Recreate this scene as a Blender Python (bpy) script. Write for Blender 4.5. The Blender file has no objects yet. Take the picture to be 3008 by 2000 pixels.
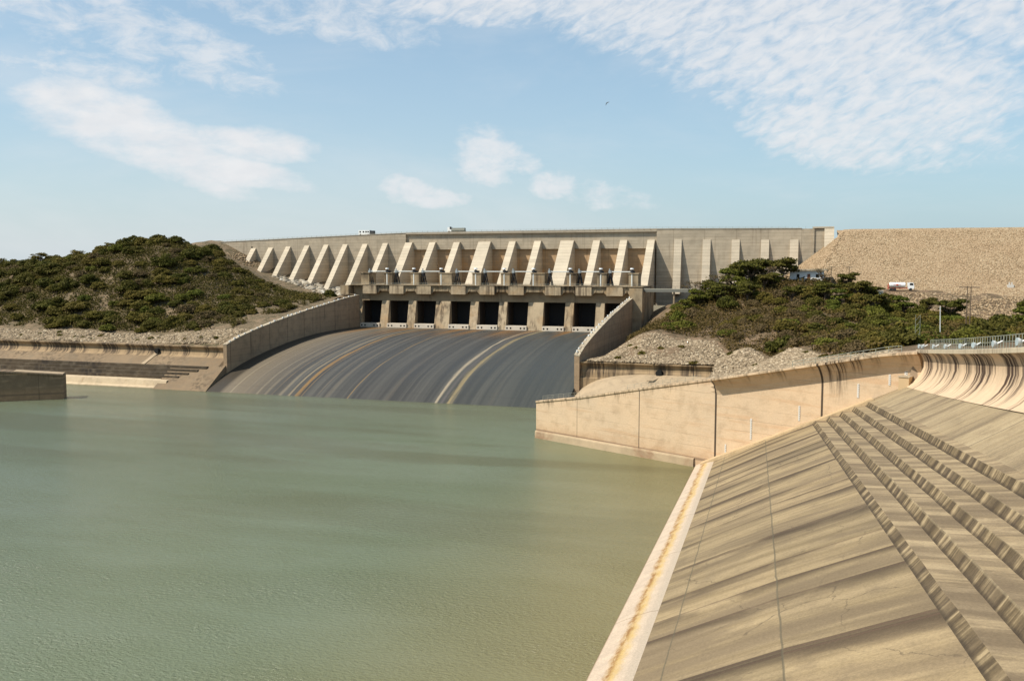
import bpy, math, random
import numpy as np
from mathutils import Vector, Matrix
random.seed(7); rng = np.random.default_rng(7)
S = bpy.context.scene
COL = S.collection
R = math.radians

# ------------------------------------------------------------------ camera
cam_d = bpy.data.cameras.new('camera'); cam = bpy.data.objects.new('camera', cam_d); COL.objects.link(cam)
cam_d.sensor_fit = 'HORIZONTAL'; cam_d.sensor_width = 36.0; cam_d.lens = 36.0 * 2650 / 3008
cam_d.clip_start = 0.5; cam_d.clip_end = 12000
YAW, PITCH, CAMZ = math.atan(846 / 2650), math.atan(220 / 2650), 48.0
cam.location = (0, 0, CAMZ); cam.rotation_euler = (math.pi / 2 - PITCH, 0, YAW)
S.camera = cam

# ------------------------------------------------------------------ light
SUN_T = Vector((.70, .50, -1.02)).normalized()          # the way the sunlight travels
sun_d = bpy.data.lights.new('sun', 'SUN'); sun = bpy.data.objects.new('sun', sun_d); COL.objects.link(sun)
sun_d.energy = 4.3; sun_d.angle = R(0.53); sun_d.color = (1.0, .93, .80)
sun.rotation_euler = SUN_T.to_track_quat('-Z', 'Y').to_euler(); sun.location = (-120, -100, 250)
S.view_settings.view_transform = 'Standard'; S.view_settings.look = 'None'
S.view_settings.gamma = 1; S.view_settings.use_curve_mapping = False
S.view_settings.exposure = 0.42
S.render.film_transparent = False
S.cycles.max_bounces = 6; S.cycles.diffuse_bounces = 3; S.cycles.glossy_bounces = 2
S.cycles.transmission_bounces = 2; S.cycles.caustics_reflective = False; S.cycles.caustics_refractive = False


class NT:
    """small node-tree writer"""
    def __init__(s, nt): s.nt = nt; s.n = nt.nodes; s.l = nt.links
    def add(s, t, **kw):
        nd = s.n.new(t)
        for k, v in kw.items(): setattr(nd, k, v)
        return nd
    def put(s, sock, v):
        if v is None: return
        if isinstance(v, bpy.types.NodeSocket): s.l.new(v, sock)
        elif hasattr(sock, 'default_value'):
            dv = sock.default_value
            if hasattr(dv, '__len__') and not hasattr(v, '__len__'): sock.default_value = [v] * len(dv)
            elif hasattr(dv, '__len__') and len(dv) == 4 and len(v) == 3: sock.default_value = (*v, 1)
            else: sock.default_value = v
    def math(s, op, a, b=None, c=None, clamp=False):
        nd = s.add('ShaderNodeMath', operation=op, use_clamp=clamp)
        for i, v in enumerate((a, b, c)):
            if v is not None: s.put(nd.inputs[i], v)
        return nd.outputs[0]
    def mix(s, f, a, b, mode='MIX'):
        nd = s.add('ShaderNodeMix', data_type='RGBA', blend_type=mode)
        s.put(nd.inputs[0], f); s.put(nd.inputs[6], a); s.put(nd.inputs[7], b)
        return nd.outputs[2]
    def noise(s, vec, scale=1, detail=4, rough=.55, dist=0, out=0):
        nd = s.add('ShaderNodeTexNoise')
        s.put(nd.inputs['Vector'], vec); nd.inputs['Scale'].default_value = scale
        nd.inputs['Detail'].default_value = detail; nd.inputs['Roughness'].default_value = rough
        nd.inputs['Distortion'].default_value = dist
        return nd.outputs[out]
    def vor(s, vec, scale=1, feat='F1', out='Distance', rnd=1):
        nd = s.add('ShaderNodeTexVoronoi', feature=feat)
        s.put(nd.inputs['Vector'], vec); nd.inputs['Scale'].default_value = scale
        nd.inputs['Randomness'].default_value = rnd
        return nd.outputs[out]
    def sc(s, vec, k):
        nd = s.add('ShaderNodeVectorMath', operation='MULTIPLY'); s.put(nd.inputs[0], vec); nd.inputs[1].default_value = k
        return nd.outputs[0]
    def comb(s, x, y, z=0):
        nd = s.add('ShaderNodeCombineXYZ'); s.put(nd.inputs[0], x); s.put(nd.inputs[1], y); s.put(nd.inputs[2], z)
        return nd.outputs[0]
    def sep(s, vec):
        nd = s.add('ShaderNodeSeparateXYZ'); s.put(nd.inputs[0], vec); return nd.outputs
    def rng(s, v, a, b, c=0, d=1, smooth=True):
        nd = s.add('ShaderNodeMapRange'); nd.interpolation_type = 'SMOOTHSTEP' if smooth else 'LINEAR'
        s.put(nd.inputs[0], v)
        for i, q in zip((1, 2, 3, 4), (a, b, c, d)): s.put(nd.inputs[i], q)
        return nd.outputs[0]
    def pos(s): return s.add('ShaderNodeNewGeometry').outputs['Position']
    def nrm(s): return s.add('ShaderNodeNewGeometry').outputs['Normal']
    def uv(s): return s.add('ShaderNodeTexCoord').outputs['UV']
    def obj(s): return s.add('ShaderNodeTexCoord').outputs['Object']
    def rand(s): return s.add('ShaderNodeObjectInfo').outputs['Random']
    def line(s, v, at, w):
        """1 on |v-at|<w, soft edge"""
        return s.rng(s.math('ABSOLUTE', s.math('SUBTRACT', v, at)), w * .5, w, 1, 0)
    def every(s, v, period, w, off=0):
        f = s.math('FRACT', s.math('DIVIDE', s.math('ADD', v, off), period))
        f = s.math('ABSOLUTE', s.math('SUBTRACT', f, .5))
        return s.rng(f, .5 - w / period, .5 - w / period * .4, 0, 1)


def material(name):
    m = bpy.data.materials.new(name); m.use_nodes = True
    t = NT(m.node_tree); t.n.clear()
    t.bsdf = t.add('ShaderNodeBsdfPrincipled'); o = t.add('ShaderNodeOutputMaterial')
    t.l.new(t.bsdf.outputs[0], o.inputs[0]); t.outn = o; t.mat = m
    return t


def finish(t, col, rough=.88, height=None, strength=.4, dist=.1, spec=.3, metal=0):
    t.put(t.bsdf.inputs['Base Color'], col); t.put(t.bsdf.inputs['Roughness'], rough)
    t.bsdf.inputs['Specular IOR Level'].default_value = spec; t.bsdf.inputs['Metallic'].default_value = metal
    if height is not None:
        b = t.add('ShaderNodeBump'); b.inputs['Strength'].default_value = strength; b.inputs['Distance'].default_value = dist
        t.l.new(height, b.inputs['Height']); t.l.new(b.outputs[0], t.bsdf.inputs['Normal'])
    return t.mat


# ------------------------------------------------------------------ sky
W = bpy.data.worlds.new('World'); S.world = W; W.use_nodes = True
t = NT(W.node_tree); t.n.clear()
out = t.add('ShaderNodeOutputWorld'); bg = t.add('ShaderNodeBackground'); t.l.new(bg.outputs[0], out.inputs[0])
SKY = 0.115
bg.inputs['Strength'].default_value = SKY
sky = t.add('ShaderNodeTexSky', sky_type='NISHITA'); sky.sun_disc = False
sky.sun_elevation = math.asin(-SUN_T.z); sky.sun_rotation = math.atan2(-SUN_T.x, -SUN_T.y) % (2 * math.pi)
sky.air_density = 1.0; sky.dust_density = 1.6; sky.ozone_density = 1.6; sky.altitude = 300
gen = t.add('ShaderNodeTexCoord').outputs['Generated']
dx, dy, dz = t.sep(gen)
az = t.math('MULTIPLY', t.math('ARCTAN2', dx, dy), 57.2958)
el = t.math('MULTIPLY', t.math('ARCSINE', dz), 57.2958)
zz = t.math('ADD', t.math('MAXIMUM', dz, 0.0), .10)
plane = t.comb(t.math('DIVIDE', dx, zz), t.math('DIVIDE', dy, zz), 0)
ae = t.comb(az, el, 0)


def blob(a0, e0, ra, re, rot=0):
    """soft elliptical patch of sky round azimuth a0, elevation e0 (degrees)"""
    c, s_ = math.cos(R(rot)), math.sin(R(rot))
    da, de = t.math('SUBTRACT', az, a0), t.math('SUBTRACT', el, e0)
    u = t.math('DIVIDE', t.math('ADD', t.math('MULTIPLY', da, c), t.math('MULTIPLY', de, s_)), ra)
    v = t.math('DIVIDE', t.math('SUBTRACT', t.math('MULTIPLY', de, c), t.math('MULTIPLY', da, s_)), re)
    return t.rng(t.math('ADD', t.math('MULTIPLY', u, u), t.math('MULTIPLY', v, v)), 0, 1, 1, 0)


def vmax(lst):
    r = lst[0]
    for q in lst[1:]: r = t.math('MAXIMUM', r, q)
    return r


# high rippled sheet to the right, ragged wisps on the left, small low puffs
sheet = vmax([blob(0, 13.2, 15, 6.6, -14), blob(5, 10.2, 10, 5.6, -20), blob(-8, 15.8, 13, 4.6, -8), blob(2, 8, 8, 3.2, -10), blob(-20, 16.6, 11, 3.0), blob(10, 15, 7, 5, -20)])
rc = t.math('SUBTRACT', el, t.math('MULTIPLY', az, .36))
ripple = t.noise(t.comb(t.math('MULTIPLY', az, .78), t.math('MULTIPLY', rc, 1.7)), 1.0, 4, .58, .5)
ripple2 = t.noise(t.sc(ae, (.9, 2.2, 1)), 1.1, 5, .62, .2)
rip = t.math('ADD', t.math('MULTIPLY', ripple, .75), t.math('MULTIPLY', ripple2, .25))
wide = t.noise(t.sc(ae, (.10, .22, 1)), 1.0, 3, .5)
sh = t.rng(t.math('ADD', t.math('ADD', rip, t.math('MULTIPLY', sheet, .40)), t.math('MULTIPLY', wide, .30)), .68, 1.18)
sh = t.math('MULTIPLY', sh, t.rng(sheet, .0, .45))
wisp_m = vmax([blob(-45, 14.5, 10, 3.4, -12), blob(-38, 12.4, 9, 2.8, -14), blob(-43, 10.6, 8, 1.9, 3), blob(-31, 15.2, 12, 2.4, -8), blob(-44, 16.6, 7, 2), blob(-29, 17, 10, 2)])
wn = t.noise(t.sc(ae, (.34, .70, 1)), 1.2, 8, .66, .35)
wi = t.math('MULTIPLY', t.rng(t.math('ADD', wn, t.math('MULTIPLY', wisp_m, .26)), .56, .95), t.rng(wisp_m, 0, .5))
big_m = vmax([blob(-42, 8.5, 6.4, 2.6, -12), blob(-38, 6.6, 7.6, 2.3, -24), blob(-33.4, 7.2, 5.2, 1.6, -4), blob(-34.5, 5.7, 6, 1.4, -10), blob(-40, 7.4, 7.4, 2.4, -16)])
bn = t.noise(t.sc(ae, (.36, .80, 1)), 1.0, 8, .60, .15)
bi = t.rng(t.math('ADD', t.math('MULTIPLY', bn, 1.5), big_m), .94, 1.92)
puff_m = vmax([blob(-19.2, 6.7, 3.0, 2.6, -6), t.math('MULTIPLY', blob(-17.4, 6.4, 2.6, 1.1, -10), .7), blob(-24.2, 4.7, 2.8, 1.4, -12), blob(-22.3, 4.2, 3.0, 1.0), blob(-15.2, 5.0, 2.3, 1.3), t.math('MULTIPLY', blob(-12, 4.3, 5, 1.3, -6), .6)])
pn = t.noise(t.sc(ae, (.7, 1.2, 1)), 1.0, 7, .62, .25)
pu = t.rng(t.math('ADD', t.math('MULTIPLY', pn, 1.7), puff_m), 1.10, 2.05)
veil = t.math('MULTIPLY', t.rng(t.noise(t.sc(ae, (.05, .16, 1)), 1, 5, .6, .4), .42, .75), .28)
cl = vmax([t.math('MULTIPLY', sh, .86), t.math('MULTIPLY', wi, .70), t.math('MULTIPLY', bi, .95), t.math('MULTIPLY', pu, .80), veil])
low = t.math('POWER', 2.71828, t.math('DIVIDE', t.math('MAXIMUM', el, 0), -7.0))
skyc = t.mix(.34, t.mix(1.0, sky.outputs[0], (.84, 1.0, 1.0), 'MULTIPLY'), (3.0, 4.1, 4.9))
skyc = t.mix(t.math('MULTIPLY', low, .86), skyc, t.mix(t.rng(az, -30, 10, 0, 1), (4.25, 4.70, 4.95), (3.1, 3.95, 4.45)))
shade = t.noise(t.sc(ae, (.5, 1.2, 1)), 1.0, 4, .5)
cloudc = t.mix(shade, (4.75, 4.95, 5.2), (5.9, 5.85, 5.85))
t.l.new(t.mix(cl, skyc, cloudc), bg.inputs['Color'])


# ------------------------------------------------------------------ materials
def concrete(name, a, b, stain=(.07, .05, .035), streak=.5, lift=0, joint=0, yjoint=0, mode='z', warm=None, grime=.25, sthr=(.52, .72), sfreq=.7, hue=.0):
    """weathered concrete; mode z: streaks run down Z; mode uv: streaks run along v of the UV map"""
    t = material(name)
    if mode == 'z':
        p = t.pos(); sv = t.sc(p, (sfreq, sfreq, sfreq * .045))
    else:
        p = t.uv(); sv = t.sc(p, (sfreq, sfreq * .05, 1))
    big = t.noise(p, .045, 5, .6); mid = t.noise(p, .35, 5, .6); fine = t.noise(p, 2.6, 4, .65)
    col = t.mix(t.rng(big, .3, .7), a, b)
    if warm: col = t.mix(t.math('MULTIPLY', t.rng(t.noise(p, .11, 4, .6, .4), .48, .68), .8), col, warm)
    col = t.mix(t.math('MULTIPLY', t.rng(mid, .42, .72), grime), col, (.16, .125, .085))
    st = t.noise(sv, 1.0, 5, .62)
    gate = t.rng(t.noise(p, .06, 3, .5), .38, .62)
    col = t.mix(t.math('MULTIPLY', t.math('MULTIPLY', t.rng(st, *sthr), gate), streak), col, stain)
    col = t.mix(1, col, t.mix(fine, (.80, .80, .80), (1.15, 1.15, 1.15)), 'MULTIPLY')
    P = t.pos(); x, y, z = t.sep(P)
    h = t.math('MULTIPLY', fine, .5)
    if lift:
        ln = t.every(z, lift, .16)
        k = t.rng(t.noise(t.sc(P, (.12, .12, 1)), 1, 3), .35, .65, .25, 1)
        col = t.mix(t.math('MULTIPLY', t.math('MULTIPLY', ln, k), .40), col, (.13, .10, .07))
        cell = t.add('ShaderNodeTexWhiteNoise', noise_dimensions='2D')
        t.put(cell.inputs['Vector'], t.comb(t.math('FLOOR', t.math('DIVIDE', z, lift)), t.math('FLOOR', t.math('DIVIDE', x, 14.0)), 0))
        col = t.mix(1, col, t.mix(cell.outputs[0], (.90, .90, .90), (1.07, 1.06, 1.05)), 'MULTIPLY')
    if joint:
        ln = t.every(x, joint, .18)
        col = t.mix(t.math('MULTIPLY', ln, .38), col, (.12, .09, .065))
    if yjoint:
        col = t.mix(t.math('MULTIPLY', t.every(y, yjoint, .22), .7), col, (.07, .05, .035))
    return finish(t, col, .9, h, .5, .12)


M = {}
M['dam'] = concrete('dam_concrete', (.46, .385, .285), (.39, .325, .24), streak=.42, lift=1.55, joint=15.2, stain=(.17, .12, .08))
M['damlow'] = concrete('dam_concrete_recess', (.50, .335, .19), (.44, .30, .18), streak=.6, lift=1.55, joint=14.2, stain=(.22, .125, .06), warm=(.54, .31, .135))
M['damcope'] = concrete('dam_coping', (.40, .34, .26), (.36, .31, .24), streak=.3, stain=(.17, .12, .08))
M['butt'] = concrete('buttress_concrete', (.56, .475, .36), (.50, .425, .32), streak=.12, lift=1.55, stain=(.25, .19, .13), grime=.12)
M['head'] = concrete('headworks_concrete', (.40, .31, .20), (.31, .235, .145), streak=.92, stain=(.055, .037, .023), warm=(.33, .22, .115), grime=.6, sthr=(.40, .58), sfreq=.55)
M['headpier'] = concrete('pier_concrete', (.50, .39, .26), (.40, .31, .20), streak=.8, stain=(.09, .062, .04), warm=(.40, .27, .15), grime=.45, sfreq=.7, sthr=(.44, .62))
M['lintel'] = concrete('lintel_concrete', (.34, .255, .155), (.28, .205, .125), streak=.7, stain=(.07, .05, .035), grime=.4)
M['sill'] = concrete('sill_concrete', (.66, .58, .47), (.60, .52, .42), streak=.25, stain=(.3, .2, .12), grime=.15)
M['wallc'] = concrete('chute_wall_concrete', (.40, .28, .175), (.34, .235, .145), streak=.6, lift=2.4, yjoint=13.3, stain=(.10, .07, .05), grime=.45)
M['dark'] = finish(material('dark_hole'), (.012, .011, .010), .9)
M['steelgate'] = finish(material('gate_steel'), (.018, .018, .019), .8)
M['girder'] = finish(material('bridge_steel'), (.17, .165, .14), .7)
M['gauge'] = finish(material('faded_gauge_paint'), (.56, .53, .48), .6)
M['lampwhite'] = finish(material('lamp_enamel'), (.52, .52, .49), .5)
M['shade_plate'] = finish(material('shade_plate_dark'), (.045, .034, .026), .7)  # dark colour standing in for shade inside the gate openings
M['steel'] = finish(material('painted_steel'), (.30, .33, .34), .5)
M['darksteel'] = finish(material('dark_steel'), (.035, .035, .037), .6)
M['white'] = finish(material('white_paint'), (.78, .78, .76), .45, spec=.5)
M['palepipe'] = finish(material('pale_pipe'), (.62, .63, .60), .5)
M['galv'] = finish(material('galvanised_rail'), (.26, .27, .22), .65)
M['railbrown'] = finish(material('weathered_rail'), (.34, .32, .25), .7)


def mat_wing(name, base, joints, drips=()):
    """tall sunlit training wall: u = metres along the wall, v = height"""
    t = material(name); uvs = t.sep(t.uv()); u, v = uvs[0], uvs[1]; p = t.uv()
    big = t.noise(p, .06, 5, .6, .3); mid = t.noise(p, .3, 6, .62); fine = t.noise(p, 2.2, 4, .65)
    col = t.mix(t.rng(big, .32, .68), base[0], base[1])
    col = t.mix(t.math('MULTIPLY', t.rng(mid, .45, .72), .42), col, (.34, .235, .14))
    col = t.mix(t.math('MULTIPLY', t.rng(t.noise(t.sc(p, (.05, .6, 1)), 1, 4, .6, .5), .52, .68), .55), col, (.52, .33, .19))
    # stains hanging from the top edge
    top = t.add('ShaderNodeAttribute'); top.attribute_name = 'topdist'; td = top.outputs['Fac']
    st = t.noise(t.sc(p, (1.1, .06, 1)), 1, 5, .62)
    reach = t.rng(t.noise(t.comb(u, 0, 0), .30, 4, .6), .35, .7, .3, 4.2)
    hang = t.rng(td, 0, reach, 1, 0)
    col = t.mix(t.math('MULTIPLY', t.math('MULTIPLY', t.rng(st, .43, .62), hang), .72), col, (.10, .075, .045))
    # construction lifts sloping faintly
    lf = t.every(t.math('ADD', v, t.math('MULTIPLY', t.noise(p, .4, 2), .25)), 2.6, .11)
    col = t.mix(t.math('MULTIPLY', t.math('MULTIPLY', lf, t.rng(t.noise(p, .13, 3), .40, .62)), .42), col, (.25, .18, .12))
    # waterline grime
    wl = t.rng(t.math('ABSOLUTE', t.math('SUBTRACT', v, t.math('ADD', 2.2, t.math('MULTIPLY', u, -.004)))), .1, .55, 1, 0)
    low = t.rng(v, 2.0, 5.5, 1, 0)
    col = t.mix(t.math('MULTIPLY', low, t.rng(mid, .3, .7, .25, .6)), col, (.40, .24, .13))
    col = t.mix(t.math('MULTIPLY', wl, .72), col, (.15, .10, .065))
    for c, w, k in joints: col = t.mix(t.math('MULTIPLY', t.line(u, c, w), k), col, (.035, .025, .018))
    for c, w, top_, bot in drips:
        s2 = t.noise(t.sc(p, (3.2, .10, 1)), 1, 4, .6)
        m_ = t.math('MULTIPLY', t.rng(t.math('ABSOLUTE', t.math('SUBTRACT', u, c)), w * .7, w, 1, 0), t.rng(td, top_, bot, 1, 0))
        col = t.mix(t.math('MULTIPLY', m_, t.rng(s2, .45, .60)), col, (.055, .035, .022))
    col = t.mix(1, col, t.mix(fine, (.84, .84, .84), (1.12, 1.12, 1.12)), 'MULTIPLY')
    return finish(t, col, .88, t.math('ADD', fine, t.math('MULTIPLY', mid, 2)), .35, .12)


M['wing'] = mat_wing('wing_wall_concrete', ((.60, .435, .28), (.53, .40, .27)), [(15.0, .14, .55), (35.5, .16, .85), (57.6, .34, .95), (83.6, .32, .95)], [(87.0, 2.4, .3, 11), (91.5, 1.3, .5, 4.5)])
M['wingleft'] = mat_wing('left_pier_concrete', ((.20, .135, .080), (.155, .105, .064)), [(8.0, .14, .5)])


def mat_chute():
    """damp dark chute floor: u = X position, v = metres down the chute"""
    t = material('chute_concrete'); uvs = t.sep(t.uv()); u, v = uvs[0], uvs[1]; p = t.uv()
    wob = t.math('MULTIPLY', t.math('SUBTRACT', t.noise(t.sc(p, (.05, .05, 1)), 1, 3), .5), 1.2)
    uw = t.math('ADD', u, wob)
    s1 = t.noise(t.comb(uw, t.math('MULTIPLY', v, .012)), .50, 6, .62)
    s2 = t.noise(t.comb(uw, t.math('MULTIPLY', v, .02)), .16, 4, .6)
    fine = t.noise(p, 1.6, 4, .6); fin2 = t.noise(t.comb(u, t.math('MULTIPLY', v, .03)), 2.4, 4, .65)
    col = t.mix(t.rng(s1, .35, .68), (.044, .041, .037), (.080, .075, .066))
    col = t.mix(t.rng(s2, .48, .72, 0, .6), col, (.044, .042, .040))
    col = t.mix(t.math('MULTIPLY', t.rng(u, -145, -80, 0, 1), .55), col, (.050, .056, .050))
    tan = t.rng(t.math('ADD', u, t.math('MULTIPLY', t.math('SUBTRACT', s1, .5), 26)), -206, -183, 1, 0)
    col = t.mix(t.math('MULTIPLY', tan, .75), col, (.185, .145, .098))
    pale = t.math('MULTIPLY', t.rng(s1, .60, .74), t.rng(u, -215, -130, .8, .06))
    col = t.mix(pale, col, (.22, .185, .135))
    wall_shade = t.rng(t.math('ADD', u, t.math('MULTIPLY', t.math('SUBTRACT', s1, .5), 5)), -210.5, -208.0, 1, 0)  # shadow of the left chute wall, painted as a near-black strip
    col = t.mix(t.math('MULTIPLY', wall_shade, .85), col, (.035, .028, .021))
    for c, w, cc, k in ((-121.0, 1.1, (.34, .275, .19), .85), (-118.6, 1.0, (.10, .085, .08), .7), (-116.1, 1.7, (.25, .19, .095), .85), (-176.6, 1.5, (.27, .15, .045), .8), (-179.6, .9, (.28, .215, .13), .7), (-183.5, 1.6, (.17, .135, .09), .6), (-190, 1.8, (.18, .145, .10), .6), (-164, 1.2, (.13, .105, .075), .5), (-140, 1.4, (.11, .092, .07), .5), (-101, 1.3, (.105, .095, .075), .45),
                        (-174.4, .5, (.20, .13, .06), .6), (-155.6, .34, (.28, .165, .05), .8), (-193.5, .5, (.25, .205, .14), .55), (-205.0, .5, (.26, .215, .15), .7), (-187, .35, (.22, .15, .08), .6), (-168, .3, (.16, .12, .08), .5), (-199, .3, (.25, .20, .14), .5)):
        wv = t.math('MULTIPLY', t.rng(t.noise(t.comb(u, t.math('MULTIPLY', v, .035), c), .8, 5, .7), .25, .75, .25, 1.5), w)
        e = t.math('ADD', t.math('ADD', u, t.math('MULTIPLY', wob, .8)), 0)
        ln = t.rng(t.math('ABSOLUTE', t.math('SUBTRACT', e, c)), t.math('MULTIPLY', wv, .15), wv, 1, 0)
        col = t.mix(t.math('MULTIPLY', t.math('MULTIPLY', ln, t.rng(fin2, .25, .6, .35, 1)), k), col, cc)
    # rust spreading from the gate sills
    r_ = t.math('MULTIPLY', t.rng(v, 4, 52, 1, 0), t.rng(t.noise(t.comb(u, t.math('MULTIPLY', v, .03)), .11, 6, .66), .47, .60))
    col = t.mix(t.math('MULTIPLY', r_, .85), col, (.20, .095, .025))
    slab = t.every(v, 14.5, .12); col = t.mix(t.math('MULTIPLY', slab, .35), col, (.03, .027, .022))
    edge = t.rng(t.math('ADD', v, t.math('MULTIPLY', s1, 2)), 131.5, 134, 0, .45)
    col = t.mix(edge, col, (.20, .13, .09))
    col = t.mix(1, col, t.mix(fine, (.82, .82, .82), (1.16, 1.16, 1.16)), 'MULTIPLY')
    return finish(t, col, t.rng(s1, .3, .7, .42, .62), t.math('ADD', s1, t.math('MULTIPLY', fine, .4)), .35, .15, spec=.22)


M['chute'] = mat_chute()


def mat_bank(name, kind):
    """near bank: u = metres along the bank, v = X' across it"""
    t = material(name); p = t.uv(); uvs = t.sep(p); u, v = uvs[0], uvs[1]
    pw = t.math('SUBTRACT', u, t.math('MULTIPLY', v, .22))     # streaks run down the slope, a little skewed
    q = t.comb(pw, v)
    s1 = t.noise(t.sc(q, (.55, .03, 1)), 1, 7, .62, .3)
    s2 = t.noise(t.sc(q, (.17, .035, 1)), 1, 4, .55, .5)
    mid = t.noise(p, .5, 6, .65); fine = t.noise(p, 4.6, 5, .78)
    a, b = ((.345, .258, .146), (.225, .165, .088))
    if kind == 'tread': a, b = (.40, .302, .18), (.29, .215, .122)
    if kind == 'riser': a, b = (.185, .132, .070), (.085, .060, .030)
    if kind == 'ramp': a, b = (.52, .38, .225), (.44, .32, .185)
    if kind == 'upper': a, b = (.36, .278, .168), (.275, .207, .120)
    col = t.mix(t.rng(s1, .32, .70), a, b)
    if kind != 'ramp':
        col = t.mix(t.math('MULTIPLY', t.rng(s2, .47, .62), .66 if kind != 'riser' else .5), col, (.145, .105, .065))
    col = t.mix(t.math('MULTIPLY', t.rng(mid, .44, .72), .5), col, (.17, .125, .075))
    blot = t.noise(p, .09, 5, .62, .4)
    col = t.mix(t.math('MULTIPLY', t.rng(blot, .50, .70), .45), col, (.19, .14, .085))
    h = t.math('ADD', t.math('MULTIPLY', s1, .7), t.math('MULTIPLY', fine, .5))
    if kind == 'slope':
        # construction joints with dark runs below them
        for off, per in ((0, 13.1), (6.1, 19.7)):
            f = t.math('FRACT', t.math('DIVIDE', t.math('ADD', pw, off), per))
            d_ = t.math('MULTIPLY', f, per)
            ln = t.rng(t.math('ABSOLUTE', t.math('SUBTRACT', d_, .3)), .08, .22, 1, 0)
            run = t.math('MULTIPLY', t.rng(d_, .1, t.rng(t.noise(t.sc(q, (.06, .05, 1)), 1, 3, .6), .3, .7, 1.2, 6.5), 1, 0), t.rng(t.noise(t.sc(q, (.10, .08, 1)), 1, 4, .6, .5), .32, .58))
            col = t.mix(t.math('MULTIPLY', run, .88), col, (.070, .048, .028))
            col = t.mix(t.math('MULTIPLY', ln, .5), col, (.10, .06, .04))
        for c, w in ((-6.1, .10), (-14.9, .09)):
            ww = t.math('ADD', v, t.math('MULTIPLY', t.math('SUBTRACT', t.noise(p, .25, 2), .5), .25))
            col = t.mix(t.math('MULTIPLY', t.line(ww, c, w), .7), col, (.10, .085, .055))
        cr = t.vor(t.comb(t.math('ADD', u, t.math('MULTIPLY', t.noise(p, .5, 4), 2.5)), t.math('ADD', v, t.math('MULTIPLY', t.noise(p, .43, 4), 2.5))), .085, 'DISTANCE_TO_EDGE')
        col = t.mix(t.math('MULTIPLY', t.rng(cr, .0, .006, 1, 0), t.math('MULTIPLY', t.rng(blot, .42, .55), .65)), col, (.085, .062, .04))
        pat = t.add('ShaderNodeTexWhiteNoise', noise_dimensions='2D'); t.put(pat.inputs['Vector'], t.comb(t.math('FLOOR', t.math('DIVIDE', pw, 13.1)), t.math('FLOOR', t.math('DIVIDE', t.math('ADD', v, 6.1), 40)), 0))
        col = t.mix(1, col, t.mix(pat.outputs[0], (.86, .86, .86), (1.10, 1.09, 1.08)), 'MULTIPLY')
        chip = t.math('MULTIPLY', t.rng(t.noise(p, .9, 5, .7), .70, .76), t.rng(t.noise(p, .07, 2), .55, .62))
        col = t.mix(t.math('MULTIPLY', chip, .7), col, (.60, .56, .48))
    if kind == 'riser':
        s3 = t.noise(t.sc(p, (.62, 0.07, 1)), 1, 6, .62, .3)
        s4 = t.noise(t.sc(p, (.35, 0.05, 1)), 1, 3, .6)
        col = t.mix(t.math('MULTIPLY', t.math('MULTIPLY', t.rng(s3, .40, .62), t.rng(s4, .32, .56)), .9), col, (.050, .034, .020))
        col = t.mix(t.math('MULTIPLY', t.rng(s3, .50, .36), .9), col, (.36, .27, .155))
        foot = t.math('MULTIPLY', t.rng(v, .05, .42, 1, 0), t.rng(mid, .25, .6, .5, 1))  # painted crevice shadow together with dirt along the riser foot
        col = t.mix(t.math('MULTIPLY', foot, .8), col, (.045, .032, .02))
        brow = t.math('MULTIPLY', t.rng(v, 1.0, 1.15, 0, 1), .30)  # top-lit highlight painted along the riser's upper edge
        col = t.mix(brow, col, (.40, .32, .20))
    if kind == 'tread':
        s3 = t.noise(t.sc(q, (.55, .10, 1)), 1, 4, .6)
        col = t.mix(t.math('MULTIPLY', t.rng(s3, .46, .60), .60), col, (.15, .108, .065))
    if kind == 'upper':
        for per, off in ((21.0, 3), (9.0, 0)):
            f = t.math('MULTIPLY', t.math('FRACT', t.math('DIVIDE', t.math('ADD', pw, off), per)), per)
            ln = t.rng(t.math('ABSOLUTE', t.math('SUBTRACT', f, .3)), .06, .2, 1, 0)
            col = t.mix(t.math('MULTIPLY', ln, .5), col, (.12, .095, .065))
    if kind == 'band':
        w1 = t.math('MULTIPLY', t.math('SUBTRACT', t.noise(t.sc(p, (.12, .25, 1)), 1, 7, .72, .6), .5), 1.9)
        vv = t.math('ADD', v, w1); sl = t.noise(t.sc(p, (.5, 1.4, 1)), 1, 6, .7)
        col = t.mix(t.rng(mid, .3, .7), (.54, .42, .31), (.44, .345, .26))
        col = t.mix(t.math('MULTIPLY', t.rng(v, -19.0, -17.6, 0, 1), .9), col, (.43, .35, .265))
        ring = t.math('MULTIPLY', t.rng(t.math('ABSOLUTE', t.math('SUBTRACT', vv, -19.5)), .15, 1.0, 1, 0), t.rng(sl, .30, .62, .35, 1))
        col = t.mix(t.math('MULTIPLY', ring, .85), col, (.50, .33, .10))
        ring2 = t.math('MULTIPLY', t.rng(t.math('ABSOLUTE', t.math('SUBTRACT', vv, -19.9)), .05, .65, 1, 0), t.rng(sl, .42, .60, .2, 1))
        col = t.mix(t.math('MULTIPLY', ring2, .85), col, (.22, .10, .03))
        col = t.mix(t.rng(v, -21.75, -21.95, 0, .7), col, (.22, .12, .07))
        col = t.mix(t.math('MULTIPLY', t.every(u, 27.0, .16, 4), .6), col, (.2, .14, .09))
    col = t.mix(1, col, t.mix(t.rng(fine, .25, .75, 0, 1, False), (.70, .70, .70), (1.26, 1.25, 1.24)), 'MULTIPLY')
    spk = t.rng(t.noise(p, 2.1, 6, .75), .60, .70)
    col = t.mix(t.math('MULTIPLY', spk, .35), col, (.13, .095, .055))
    return finish(t, col, .9, h, .55, .14)


for k in ('slope', 'riser', 'tread', 'ramp', 'upper', 'band'): M['b_' + k] = mat_bank('bank_' + k, k)


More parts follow.
